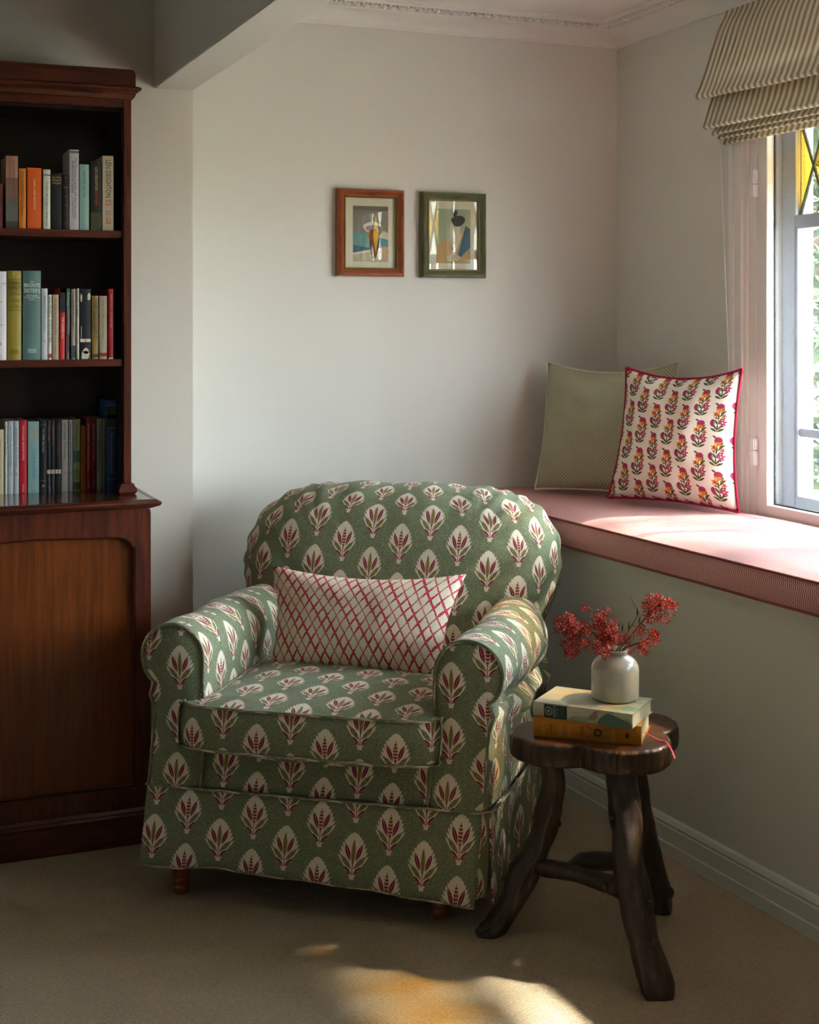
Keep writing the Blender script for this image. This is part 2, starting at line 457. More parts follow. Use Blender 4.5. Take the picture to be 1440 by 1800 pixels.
def screen_mat():
    m = bpy.data.materials.new('insect_mesh'); m.use_nodes = True; nt = m.node_tree; nt.nodes.clear()
    o = nt.nodes.new('ShaderNodeOutputMaterial'); t = nt.nodes.new('ShaderNodeBsdfTransparent'); d = nt.nodes.new('ShaderNodeBsdfDiffuse')
    d.inputs[0].default_value = (.12, .13, .14, 1); x = nt.nodes.new('ShaderNodeMixShader')
    uv = nt.nodes.new('ShaderNodeUVMap'); q = nt.nodes.new('ShaderNodeSeparateXYZ'); nt.links.new(uv.outputs[0], q.inputs[0])
    U = E(nt, q.outputs[0]); V = E(nt, q.outputs[1])
    a = (((U+V)/.0040).fract()-.5).abs(); b = (((U-V)/.0040).fract()-.5).abs()
    k = a.max(b).gt(.40)
    f = k*.85+.04
    nt.links.new(f.v, x.inputs[0]); nt.links.new(t.outputs[0], x.inputs[1]); nt.links.new(d.outputs[0], x.inputs[2]); nt.links.new(x.outputs[0], o.inputs[0])
    return m
M_screen = screen_mat()
M_lead = Mat('lead_came', '#6d6f5c', .5, .5, .3); M_gasket = Mat('dark_gasket', '#20282c', .6)
_cm = {}
def flat(c, rough=.55, spec=.4):
    k = (c, rough)
    if k not in _cm: _cm[k] = Mat('print_'+c.strip('#'), c, rough, spec)
    return _cm[k]

# ================================================================== ROOM
XW, YB, YP = 2.50, 4.20, 4.06
ZC, ZCO = 2.383, 2.314           # ceiling, lower edge of the cornice
XL, YR = -2.6, -2.4
BX0, BX1, BZ = .857, .972, 2.055
WY0, WY1, WZ0, WZ1 = 1.25, 3.40, .800, 2.10       # window opening
struct(sub('floor', (XL-.2, YR-.2, -.1), (3.0, YB+.2, 0), M_carpet))
struct(sub('wall_back', (BX1-.2, YB, 0), (XW+.2, YB+.2, 2.7), M_wall))
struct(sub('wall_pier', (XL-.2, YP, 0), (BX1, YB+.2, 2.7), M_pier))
struct(sub('wall_left', (XL-.2, YR, 0), (XL, YP, 2.7), M_wall))
struct(sub('wall_rear', (XL-.2, YR-.2, 0), (XW+.2, YR, 2.7), M_wall))
w = MB()
w.box((XW, WY1, 0), (XW+.2, YB, 2.7)); w.box((XW, YR, 0), (XW+.2, WY0, 2.7))
w.box((XW, WY0, 0), (XW+.2, WY1, WZ0)); w.box((XW, WY0, WZ1), (XW+.2, WY1, 2.7))
struct(w.build('wall_right', M_wall))
struct(sub('ceiling', (BX1-.05, YR, ZC), (XW+.1, YB+.1, ZC+.12), M_ceil))
struct(sub('ceiling_left', (XL-.2, YR, 2.60), (BX0+.05, YP+.1, 2.72), M_ceil))
struct(sub('trim_beam', (BX0, YR, BZ), (BX1, YP, 2.60), M_wall, bevel=.002))

# cornice with a carved bead strip
cp = [(0, ZCO), (.006, ZCO), (.006, ZCO+.006)]
for i in range(9):
    a = i/8*PI/2; cp.append((.008+.07*(1-math.cos(a)), ZCO+.008+.034*math.sin(a)))
cp += [(.082, 2.360), (.086, 2.360), (.086, 2.366), (.130, 2.366), (.130, 2.372), (.138, 2.374), (.138, ZC+.01), (0, ZC+.01)]
sc = (ZC-ZCO)
cor1 = MB().sweep(cp, lambda t, p: Vector((BX1-.01+t*(XW-BX1+.01-p[0]*1.0), YB-p[0], p[1])), 1, True)
c1 = struct(cor1.build('trim_1', M_ceil))
cor2 = MB().sweep(cp, lambda t, p: Vector((XW-p[0], YB-p[0]*1.0-t*(YB-p[0]-YR), p[1])), 1, True)
c2 = struct(cor2.build('trim_2', M_ceil))
bd = MB()
bd.grid(lambda a, b: Vector((.011*math.cos(2*PI*a)*math.sin(PI*b), .020*math.sin(2*PI*a)*math.sin(PI*b)*.9, -.007*(1-math.cos(PI*b))/2*2+.002)), 8, 4, closed_u=True)
b0 = bd.build('cornice_bead', M_ceil, c1, True)
def inst(src, parent, loc, rz=0, name=None):
    o = src.copy(); C.objects.link(o); o.parent = parent; o.location = loc; o.rotation_euler = (0, 0, rz); return o
bars = MB().box((-.0035, -.019, -.004), (.0035, .019, .004)).build('cornice_dart', M_ceil, c1)
n = 0; x = BX1+.02
while x < XW-.14:
    if n == 0: b0.location = (x, YB-.108, 2.366); bars.location = (x+.015, YB-.108, 2.364)
    else: inst(b0, c1, (x, YB-.108, 2.366)); inst(bars, c1, (x+.015, YB-.108, 2.364))
    x += .030; n += 1
y = YB-.15
while y > 2.1:
    inst(b0, c2, (XW-.108, y, 2.366), PI/2); inst(bars, c2, (XW-.108, y-.015, 2.364), PI/2); y -= .030

# skirting on the walls that the seat and bookcase leave free
bprof = [(0, 0), (.016, 0), (.016, .030), (.013, .033), (.013, .070), (.010, .074), (.012, .080), (.006, .090), (0, .095)]
struct(MB().sweep(bprof, lambda t, p: Vector((BX1+t*(1.93-BX1), YB-p[0], p[1])), 1, True).build('baseboard_back', M_base))
struct(MB().sweep(bprof, lambda t, p: Vector((XL+p[0], YR+t*(YP-YR), p[1])), 1, True).build('baseboard_left', M_base))

# ================================================================== WINDOW
win = struct(bpy.data.objects.new('window_1', None)); C.objects.link(win); win.location = (XW, (WY0+WY1)/2, WZ0)
wl = Vector(win.location)
def wbox(nm, y0, y1, z0, z1, x0, x1, mat, bevel=.002, par=None):
    return MB().box((x0-wl.x, y0-wl.y, z0-wl.z), (x1-wl.x, y1-wl.y, z1-wl.z)).build(nm, mat, par or win, bevel=bevel)
# architrave in three steps, left and right, head and sill
for (a, b, t) in ((3.434, 3.52, .016), (3.448, 3.475, .024), (3.495, 3.517, .021)):
    wbox('architrave', a, b, WZ0-.02, WZ1+.1, XW-t, XW+.002, M_winw)
wbox('architrave', WY0-.10, WY0-.02, WZ0-.02, WZ1+.1, XW-.02, XW+.002, M_winw)
wbox('window_head', WY0-.1, 3.52, WZ1, WZ1+.08, XW-.018, XW+.002, M_winw)
wbox('window_jamb', 3.396, 3.436, WZ0, WZ1, XW-.006, XW+.14, M_winw)
wbox('window_jamb', WY0-.03, WY0+.01, WZ0, WZ1, XW-.006, XW+.14, M_winw)
wbox('window_sill', WY0, WY1, WZ0-.005, WZ0+.012, XW-.004, XW+.20, M_winw)
bays = [(3.396, 2.672), (2.668, 1.970), (1.966, 1.262)]
for bi, (ya, yb) in enumerate(bays):
    # inner screen sash
    sn = bpy.data.objects.new('screen_sash', None); C.objects.link(sn); sn.parent = win
    for nm, q in (('sash_stile', (ya-.045, ya, .812, 2.08)), ('sash_stile', (yb, yb+.045, .812, 2.08)), ('sash_rail', (yb+.045, ya-.045, .812, .838)), ('sash_rail', (yb+.045, ya-.045, 2.04, 2.08))):
        wbox(nm, q[0], q[1], q[2], q[3], XW-.004, XW+.022, M_winw, .0015, sn)
    for nm, q in (('gasket', (ya-.049, ya-.0445, .838, 2.04)), ('gasket', (yb+.0445, yb+.049, .838, 2.04)), ('gasket', (yb+.045, ya-.045, .8375, .842))):
        wbox(nm, q[0], q[1], q[2], q[3], XW+.0215, XW+.026, M_gasket, 0, sn)
    y0, y1 = yb+.045, ya-.045
    v = [(XW+.0235-wl.x, y0-wl.y, .838-wl.z), (XW+.0235-wl.x, y1-wl.y, .838-wl.z), (XW+.0235-wl.x, y1-wl.y, 2.04-wl.z), (XW+.0235-wl.x, y0-wl.y, 2.04-wl.z)]
    mesh_obj('insect_screen', v, [(0, 1, 2, 3)], M_screen, sn, [(y0, .838), (y1, .838), (y1, 2.04), (y0, 2.04)], False)
    # outer casement
    cs = bpy.data.objects.new('casement', None); C.objects.link(cs); cs.parent = win
    ga, gb = ya-.059, yb+.059
    xo = XW+.085
    for nm, q in (('casement_stile', (ga, ya, .812, 2.08)), ('casement_stile', (yb, gb, .812, 2.08)), ('casement_rail', (gb, ga, .812, .862)), ('casement_rail', (gb, ga, 1.642, 1.682)), ('casement_rail', (gb, ga, 1.962, 2.08))):
        wbox(nm, q[0], q[1], q[2], q[3], xo, xo+.04, M_out, .002, cs)
    wbox('glazing_bar', gb, ga, 1.036, 1.060, xo+.008, xo+.032, M_out, .002, cs)
    for ym in ((ga+gb)/2,): wbox('glazing_bar', ym-.011, ym+.011, .862, 1.642, xo+.009, xo+.031, M_out, .002, cs)
    wbox('glazing_bead', ga-.010, ga, .862, 1.642, xo+.002, xo+.030, M_out, .001, cs)
    for (za, zb) in ((.862, 1.036), (1.060, 1.642)):
        for (pa, pb) in ((gb, (ga+gb)/2-.011), ((ga+gb)/2+.011, ga)):
            wbox('pane', pa, pb, za, zb, xo+.018, xo+.0205, G_clear, 0, cs)
    # leaded top light: a lattice of yellow diamonds between clear triangles
    nd = 5 if bi == 0 else 5; hw = (ga-gb)/(2*nd); zc, hh = 1.822, .140
    X = xo+.02-wl.x
    def prism(nm, pts, mat, th=.003):
        v = [(X, p[0]-wl.y, p[1]-wl.z) for p in pts]+[(X+th, p[0]-wl.y, p[1]-wl.z) for p in pts]; k = len(pts)
        f = [tuple(range(k)), tuple(range(2*k-1, k-1, -1))]+[(i, (i+1) % k, k+(i+1) % k, k+i) for i in range(k)]
        return mesh_obj(nm, v, f, mat, cs, None, False)
    for k in range(nd+1):
        yc = ga-2*hw*k
        pts = [(yc, zc+hh), (yc-hw, zc), (yc, zc-hh), (yc+hw, zc)]
        if k == 0: pts = [(yc, zc+hh), (yc-hw, zc), (yc, zc-hh)]
        if k == nd: pts = [(yc, zc-hh), (yc+hw, zc), (yc, zc+hh)]
        prism('leaded_pane', pts, G_yel)
        if k < nd:
            prism('leaded_pane', [(yc, zc+hh), (yc-2*hw, zc+hh), (yc-hw, zc)], G_obs)
            prism('leaded_pane', [(yc, zc-hh), (yc-hw, zc), (yc-2*hw, zc-hh)], G_obs)
            L = MB()
            for s in (1, -1):
                L.tube([(X, yc-wl.y, zc+s*hh-wl.z), (X, yc-2*hw-wl.y, zc-s*hh-wl.z)], .0055, 6)
            L.build('lead_came', M_lead, cs, True)
for z0, z1 in ((1.775, 1.818), (1.737, 1.773)):   # upper hinge
    wbox('hinge', 3.388, 3.412, z0, z1, XW-.022, XW-.003, M_plast, .003)
for z0, z1 in ((.995, 1.029), (.950, .993)):
    wbox('hinge', 3.388, 3.412, z0, z1, XW-.022, XW-.003, M_plast, .003)

# ================================================================== ROMAN BLIND
BY0, BY1 = 1.12, 3.506
bl = thing('roman_blind', 'cream and taupe striped roman blind drawn up in soft folds over the window', 'blind', (XW, BY1, 2.05))
prof = smooth_line([(2.462, 2.302), (2.456, 2.285), (2.430, 2.235), (2.392, 2.130), (2.362, 2.060), (2.352, 2.040), (2.362, 2.030), (2.392, 2.045), (2.412, 2.052), (2.404, 2.020), (2.386, 1.965), (2.380, 1.950), (2.392, 1.943), (2.420, 1.958), (2.424, 1.950), (2.410, 1.932), (2.416, 1.926), (2.438, 1.938), (2.444, 1.934), (2.432, 1.920), (2.440, 1.916), (2.456, 1.930), (2.458, 1.918), (2.452, 1.904), (2.456, 1.900)], 4)
arc = [0]
for i in range(1, len(prof)): arc.append(arc[-1]+math.dist(prof[i], prof[i-1]))
def blind_pt(t, b):
    i = min(int(b*(len(prof)-1)+1e-6), len(prof)-1); x, z = prof[i]
    Y = BY1-t*(BY1-BY0); e = min(1, 6*t, 6*(1-t)+.0)
    front = max(0, (2.452-x)/.10)
    x2 = x-.006*front*math.sin(Y*9+z*5)*e-.004*front*noise.noise(Vector((Y*7, z*9, 0)))
    z2 = z-.014*front*e*(2.3-z < .4)*(1 if z > 1.99 else .35)
    side = .012*max(0, front-.4)*(math.sin(arc[i]*22)) if t < .02 else 0
    return Vector((x2-XW, Y-BY1+side*.3, z2-2.05))
g = MB().grid(blind_pt, 110, len(prof)-1, lambda t, b: (BY1-t*(BY1-BY0)+.006*noise.noise(Vector((t*30, arc[min(int(b*(len(prof)-1)+1e-6), len(prof)-1)]*8, 3))), arc[min(int(b*(len(prof)-1)+1e-6), len(prof)-1)]))
fo = g.build('blind_fabric', M_stripe, bl, True)
sm = fo.modifiers.new('s', 'SOLIDIFY'); sm.thickness = .004; sm.offset = 1
MB().box((-.036, BY0-BY1+.004, .215), (-.001, -.004, .255)).build('headrail', M_plast, bl)
def chain(p0, p1, bulge=0):
    m_ = MB(); n_ = int((Vector(p1)-Vector(p0)).length/.0055)
    ico = [(0,0,1),(1,0,0),(0,1,0),(-1,0,0),(0,-1,0),(0,0,-1)]; fc = [(0,1,2),(0,2,3),(0,3,4),(0,4,1),(5,2,1),(5,3,2),(5,4,3),(5,1,4)]
    for i in range(n_+1):
        p = Vector(p0).lerp(Vector(p1), i/n_); m_.add([p+Vector(q)*.0021 for q in ico], fc)
    m_.tube([p0, p1], .0006, 4)
    o = m_.build('bead_chain', M_plast, bl, True); return o
o_ = Vector((XW, BY1, 2.05))
chain(Vector((2.436, 3.497, 1.93))-o_, Vector((2.462, 3.476, 1.02))-o_)
chain(Vector((2.458, 3.462, 1.93))-o_, Vector((2.462, 3.464, 1.02))-o_)

# ================================================================== WINDOW SEAT
def seatX(Y): return 1.931-.0566*(Y-3.776)
SY0 = .75
ws = thing('window_seat', 'built-in grey painted window seat box under the red cushion', 'bench', (seatX(2.6), 2.6, 0))
o_ = Vector(ws.location)
def seat_prism(nm, inset, z0, z1, mat, par, off):
    v = []
    for z in (z0, z1):
        v += [(seatX(SY0)+inset, SY0, z), (XW, SY0, z), (XW, YB, z), (seatX(YB)+inset, YB, z)]
    v = [Vector(p)-off for p in v]
    f = [(3, 2, 1, 0), (4, 5, 6, 7), (0, 1, 5, 4), (1, 2, 6, 5), (2, 3, 7, 6), (3, 0, 4, 7)]
    return mesh_obj(nm, v, f, mat, par, [(p[1], p[2]) for p in v], False)
seat_prism('seat_box', .018, 0, .700, M_base, ws, o_)
seat_prism('seat_lid', .010, .700, .722, M_base, ws, o_)
sb = MB().sweep(bprof, lambda t, p: Vector((seatX(YB-t*(YB-SY0))+.018-p[0], YB-t*(YB-SY0), p[1]))-o_, 1, True)
bs = sb.build('skirting', M_base, ws)
# cushion with soft crowned top
sc_ = thing('bench_cushion', 'long dusty red woven window seat cushion with piped edges', 'cushion', (seatX(2.6), 2.6, .722))
o_ = Vector(sc_.location)
CF = lambda Y: seatX(Y)-.002
def cz(Y, t): # t across 0 front .. 1 back
    return .797+.016*min(1, 6*t)**.5*min(1, 6*(1-t)+.3)**.5+.004*noise.noise(Vector((Y*3, t*3, 0)))
cw = XW-.003
def ctop(a, b):
    Y = YB-.004-a*(YB-SY0-.004); X0 = CF(Y); return Vector((X0+(cw-X0)*b, Y, cz(Y, b)))-o_
def cfront(a, b):
    Y = YB-.004-a*(YB-SY0-.004); z = .797-b*(.075); bul = .007*math.sin(PI*b)
    return Vector((CF(Y)-bul, Y, z+.002*noise.noise(Vector((Y*5, 0, 7)))))-o_
m_ = MB().grid(ctop, 90, 14, lambda a, b: (a*3.45, b*.55), flip=False)
m_.grid(cfront, 90, 5, lambda a, b: (a*3.45, 5+b*.082), flip=True)
m_.grid(lambda a, b: Vector((CF(YB-.004-a*(YB-SY0-.004))*(1-b)+cw*b, YB-.004-a*(YB-SY0-.004), .7225))-o_, 10, 2, lambda a, b: (a*3.45, b*.5), flip=True)
m_.build('cushion_cover', M_weave, sc_, True)
for z in (.797, .7245):
    MB().tube([Vector((CF(Y)-.002, Y, z))-o_ for Y in [YB-.006-i*(YB-SY0)/60 for i in range(61)]], .0035, 6).build('piping', M_seatpipe, sc_, True)

# ================================================================== SCATTER CUSHIONS
def pillow(name, label, w, h, t, frame, mat, pipe, concave=.07, cv=.12, cb=.05, n=26, parent=None, uvoff=(0, 0), wr=.004, flop=None, pr=.004):
    """frame(u,v,n): u,v in metres from the centre of the pillow, n out of its plane -> world"""
    root = thing(name, label, 'cushion', frame(0, -h/2, 0))
    o_ = Vector(root.location)
    def P(a, b, side):
        u, v = a*2-1, b*2-1
        k = max(0, (1-abs(u)**2.6))**.62*max(0, (1-abs(v)**2.6))**.62
        x = u*w/2*(1-concave*(1-v*v)); y = v*h/2*(1-(cv if v > 0 else cb)*(1-u*u))
        z = side*t/2*k+wr*noise.noise(Vector((u*3, v*3, side+w)))*k*3
        # little pulls from the corners
        z += side*wr*1.2*math.sin(8*math.atan2(v, u)*2)*max(0, abs(u*v)-.15)*k
        return frame(x, y, z)-o_
    m_ = MB()
    for side in (1, -1):
        m_.grid(lambda a, b: P(a, b, side), n, n, lambda a, b: ((a-.5)*w*1.04+uvoff[0]+5, (b-.5)*h*1.04+uvoff[1]+5), flip=(side < 0))
    c = m_.build('cover', mat, root, True)
    bm = bmesh.new(); bm.from_mesh(c.data); bmesh.ops.remove_doubles(bm, verts=bm.verts, dist=1e-5); bm.to_mesh(c.data); bm.free()
    if pipe:
        loop = []
        for i in range(n*4):
            s, r = divmod(i, n); a = r/n
            q = [(a, 0), (1, a), (1-a, 1), (0, 1-a)][s]; loop.append(P(q[0], q[1], 1))
        MB().tube(smooth_line(loop, 2, True), pr, 6, closed=True).build('piping', pipe, root, True)
    return root
def quad_frame(TL, TR, BL, BR, w, h):
    TL, TR, BL, BR = map(Vector, (TL, TR, BL, BR)); nrm = (TR-TL).cross(BL-TL).normalized()
    if nrm.dot(Vector((0, 0, 1.2))-TL) < 0: nrm = -nrm
    def f(u, v, n):
        a = u/w+.5; b = v/h+.5
        return (BL*(1-a)+BR*a)*(1-b)+(TL*(1-a)+TR*a)*b+nrm*n
    return f
pillow('throw_cushion', 'sage green trellis patterned cushion leaning into the corner of the window seat', .45, .45, .12,
       quad_frame((2.187, 4.120, 1.236), (2.456, 3.750, 1.242), (2.104, 4.050, .825), (2.390, 3.664, .825),   .45, .45), M_trellis, M_palepipe, .06, cv=.17, cb=.05, pr=.003)
pillow('throw_cushion', 'white cushion block-printed with pink and orange posies and red piping', .47, .45, .13,
       quad_frame((2.262, 3.742, 1.229), (2.424, 3.370, 1.233), (2.198, 3.745, .828), (2.412, 3.370, .820), .47, .45), M_floral, M_redpipe, .09, cv=.16, cb=.06, pr=.0042, uvoff=(.02, .03))

# ================================================================== PICTURES
def picture(label, u0, u1, v0, v1, fmat, liner, shapes, glare=None):
    a = onY(u0, v0, YB-.03); b = onY(u1, v1, YB-.03); w_, h_ = b.x-a.x, a.z-b.z
    r = thing('framed_print', label, 'picture', (a.x, YB, b.z), 0, 'small framed prints on the back wall')
    fw = .024
    pr = [(0, .000), (0, -.022), (.004, -.030), (.010, -.032), (.016, -.027), (.020, -.024), (fw, -.022), (fw, -.012), (fw, 0)]
    def ring(pr, i0):
        m_ = MB(); cs = [(i0, i0, 1, 1), (w_-i0, i0, -1, 1), (w_-i0, h_-i0, -1, -1), (i0, h_-i0, 1, -1)]
        k = len(pr); v = []; f = []
        for (cx, cz_, sx, sz) in cs:
            for (p, d) in pr: v.append((cx+sx*p, d, cz_+sz*p))
        for c in range(4):
            for i in range(k-1): f.append((c*k+i, ((c+1) % 4)*k+i, ((c+1) % 4)*k+i+1, c*k+i+1))
        return m_.add(v, f)
    ring(pr, 0).build('frame', fmat, r)
    ring([(0, -.016), (0, -.024), (.002, -.0255), (.0045, -.022), (.0045, -.010)], fw-.001).build('gilt_liner', liner, r)
    mt = sub('mount', (fw, -.010, fw), (w_-fw, -.006, h_-fw), flat('#dcd8c2', .9), r)
    px0, px1, pz0, pz1 = w_*.245, w_*.775, h_*.17, h_*.81
    pr_ = bpy.data.objects.new('print', None)
    base = None
    for i, (c, pts) in enumerate(shapes):
        y = -.0102-.00006*i
        v = [(px0+(px1-px0)*p[0], y, pz0+(pz1-pz0)*p[1]) for p in pts]
        o = mesh_obj('print' if i == 0 else 'printed_shape', v, [tuple(range(len(v)))], flat(c, .85), base or r, None, False)
        if i == 0: base = o
    sub('glass', (fw+.002, -.0155, fw+.002), (w_-fw-.002, -.0145, h_-fw-.002), G_pic, r)
def blob(cx, cy, rx, ry, n=18, ph=0, w=.12):
    return [(cx+rx*math.cos(2*PI*i/n)*(1+w*math.sin(3*2*PI*i/n+ph)), cy+ry*math.sin(2*PI*i/n)*(1+w*math.sin(2*2*PI*i/n+ph))) for i in range(n)]
FULL = [(0, 0), (1, 0), (1, 1), (0, 1)]
M_fr1 = wood('russet_frame_wood', '#602a10', '#87431d', '#9c5626', rough=.3, scale=(3, 30, 3)); M_fr2 = wood('olive_frame_wood', '#42472a', '#585d3c', '#6c7050', rough=.35, scale=(3, 30, 3))
M_gilt = Mat('gilt', '#8a7444', .4, .5, .6); M_giltp = Mat('pale_gilt', '#9a9070', .45, .5, .4)
# generic stand-ins in the colours of the two prints
picture('russet wooden frame round a small print of a grey sky over teal water', 595, 712.5, 330, 486.5, M_fr1, M_gilt,
    [('#87837c', FULL), ('#6f6c66', [(0, .92), (1, .92), (1, 1), (0, 1)]), ('#5d9aa0', [(0, .18), (1, .3), (1, .5), (0, .53)]), ('#2f6788', [(0, .16), (.55, .24), (0, .30)]),
     ('#b5ad93', [(0, 0), (1, 0), (1, .24), (0, .12)]), ('#d9d5c8', [(0, .12), (1, .24), (1, .27), (0, .155)]), ('#cfcabb', [(.72, .44), (1, .40), (1, .52), (.86, .56)]),
     ('#cfcbc0', blob(.55, .62, .26, .10, w=.05)), ('#8a7f9a', blob(.58, .60, .22, .06, w=.05)), ('#6a2f22', blob(.60, .32, .13, .27)), ('#7a3a28', blob(.52, .48, .10, .09)), ('#c4a988', blob(.88, .16, .13, .12))])
picture('olive green frame round a small print of soft tan and teal shapes', 743, 856.5, 336, 489, M_fr2, M_giltp,
    [('#9fae93', FULL), ('#b99a68', [(0, 0), (1, 0), (1, .30), (.6, .38), (.2, .42), (0, .30)]), ('#d0c8b0', blob(.55, .55, .16, .26, w=.06)), ('#35617a', [(.60, .10), (.86, .70), (1, .64), (1, .30), (.72, .12)]),
     ('#c9a46a', [(.40, .05), (.80, .66), (.86, .70), (.62, .12)]), ('#d9d2bd', [(.38, .10), (.62, .42), (.78, .60), (.50, .08)]), ('#3a3430', blob(.64, .78, .20, .10)), ('#3a3430', blob(.55, .92, .07, .06)), ('#c0b79a', blob(.5, .1, .2, .06))])

# ================================================================== BOOKCASE
CB0, CB1, CY, CZ = -.42, .7635, 3.66, .905       # cabinet left, right, front, counter height
UB0, UB1, UY = -.39, .736, 3.782
bk = thing('bookcase', 'tall dark mahogany bookcase with open shelves over a panelled cupboard', 'bookcase', (.17, YP, 0))
o_ = Vector(bk.location)
def kb(nm, a, b, mat, bevel=.0015, par=None): return MB().box(Vector(a)-o_, Vector(b)-o_).build(nm, mat, par or bk, bevel=bevel)
# cupboard: carcass, plinth, stiles, door with a round-cornered sunk panel
kb('carcass', (CB0, CY+.03, .06), (CB1, YP-.002, CZ-.03), M_mah)
kb('plinth', (CB0-.006, CY-.006, 0), (CB1+.006, YP-.004, .076), M_mahx)
pp = [(0, .074), (.012, .074), (.015, .080), (.010, .085), (.010, .089), (.004, .094), (0, .096)]
def wrap(nm, prof2, x0, x1, y0, mat, par=None):
    """moulding run along the front and the right return"""
    m_ = MB()
    m_.sweep(prof2, lambda t, p: Vector((x0+t*(x1+p[0]-x0), y0-p[0], p[1]))-o_, 1, True)
    m_.sweep(prof2, lambda t, p: Vector((x1+p[0], y0-p[0]+t*(YP-.004-y0+p[0]), p[1]))-o_, 1, True)
    return m_.build(nm, mat, par or bk)
wrap('plinth_moulding', pp, CB0, CB1, CY, M_mahx)
kb('bottom_rail', (CB0+.040, CY+.0015, .092), (CB1-.0405, CY+.04, .146), M_mahx)
dr = bpy.data.objects.new('cupboard_door', None); C.objects.link(dr); dr.parent = bk
DX0, DX1, DZ0, DZ1 = .095, CB1-.079, .205, .812
DX0 = CB0+.40
# arched frame in front of the panel
def panel_outline(x0, x1, z0, z1, r, notch=.012, n=8):
    pts = [(x0, z0), (x1, z0), (x1, z1-r-notch)]
    pts += [(x1-notch*.3, z1-r-.002)]
    for i in range(n+1):
        a = i/n*PI/2; pts.append((x1-notch-r*1.6+r*1.6*math.cos(a), z1-r+r*math.sin(a)*.9))
    pts += [((x0+x1)/2, z1-.0+.004)]
    for i in range(n+1):
        a = PI/2+i/n*PI/2; pts.append((x0+notch+r*1.6+r*1.6*math.cos(a), z1-r+r*math.sin(a)*.9))
    pts += [(x0+notch*.3, z1-r-.002), (x0, z1-r-notch)]
    return pts
def ring_mesh(outer, inner, y0, y1):
    n_ = len(inner); v = []
    for (x, z) in outer: v.append(Vector((x, y0, z))-o_)
    for (x, z) in inner: v.append(Vector((x, y0, z))-o_)
    for (x, z) in inner: v.append(Vector((x, y1, z))-o_)
    f = []
    for i in range(n_): j = (i+1) % n_; f += [(i, j, n_+j, n_+i), (n_+i, n_+j, 2*n_+j, 2*n_+i)]
    return v, f
for (x0, x1) in ((CB0, .168), (.171, CB1)):
    inn = panel_outline(x0+.040, x1-.040, .150, .812, .030, .008)
    def clampo(p):
        cx, cz2 = (x0+x1)/2, .488; dx, dz = p[0]-cx, p[1]-cz2; s_ = min((x1-x0)/2/max(abs(dx), 1e-6), .392/max(abs(dz), 1e-6)); return (cx+dx*s_, cz2+dz*s_)
    v, f = ring_mesh([clampo(p) for p in inn], inn, CY, CY+.026); mesh_obj('door_frame', v, f, M_mah, dr, None, False)
    MB().tube([Vector((p[0], CY+.012, p[1]))-o_ for p in inn], .006, 8, closed=True).build('door_moulding', M_mah, dr, True)
    kb('door_panel', (x0+.030, CY+.020, .14), (x1-.030, CY+.029, .83), M_panel, 0, dr)
# counter
cpz = [(0, CZ-.024), (.006, CZ-.022), (.010, CZ-.020), (.020, CZ-.016), (.024, CZ-.010), (.022, CZ-.005), (.014, CZ-.002), (.012, CZ), (0, CZ)]
wrap('counter_moulding', cpz, CB0, CB1, CY-.003, M_mahx)
kb('counter', (CB0, CY-.004, CZ-.024), (CB1+.001, YP-.003, CZ), M_top, 0)
# upper case
UT = 1.955
kb('side_panel', (UB1-.020, UY+.02, CZ), (UB1, YP-.006, UT), M_mah); kb('side_panel', (UB0, UY+.02, CZ), (UB0+.02, YP-.006, UT), M_mah)
kb('case_stile', (UB1-.021, UY, CZ+.02), (UB1, UY+.022, 2.0), M_mah); kb('case_stile', (UB0, UY, CZ+.02), (UB0+.021, UY+.022, 2.0), M_mah)
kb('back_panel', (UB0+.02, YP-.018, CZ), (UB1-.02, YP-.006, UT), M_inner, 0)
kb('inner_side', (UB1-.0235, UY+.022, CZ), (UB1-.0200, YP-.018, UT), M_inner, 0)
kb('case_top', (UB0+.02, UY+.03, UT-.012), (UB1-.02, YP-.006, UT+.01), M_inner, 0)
for zt in (1.6176, 1.2705):
    kb('shelf', (UB0+.02, UY+.004, zt-.0195), (UB1-.0238, YP-.018, zt), M_mahx, .002)
kb('frieze', (UB0+.02, UY+.002, 1.951), (UB1, UY+.03, 1.985), M_mahx)
foot = [(0, CZ), (.008, CZ), (.013, CZ+.006), (.013, CZ+.014), (.008, CZ+.022), (.006, CZ+.028), (0, CZ+.030)]
for x1 in (UB1,):
    m_ = MB(); m_.sweep(foot, lambda t, p: Vector((x1-.022-p[0]+t*(.022+2*p[0]), UY-p[0], p[1]))-o_, 1, True)
    m_.sweep(foot, lambda t, p: Vector((x1+p[0], UY-p[0]+t*(YP-UY-.01), p[1]))-o_, 1, True); m_.sweep(foot, lambda t, p: Vector((x1-.022-p[0], UY-p[0]+t*(.03), p[1]))-o_, 1, True)
    m_.build('case_foot', M_mahx, bk)
crown = [(0, 1.972), (.004, 1.974), (.010, 1.984), (.010, 1.988), (.022, 1.996), (.024, 2.002), (.018, 2.006), (.010, 2.008), (.010, 2.040), (.006, 2.052), (0, 2.055)]
wrap('crown_moulding', crown, UB0-.01, UB1, UY+.000, M_mahx)
kb('crown', (UB0-.01, UY, 1.98), (UB1, YP-.005, 2.052), M_mahx, 0)

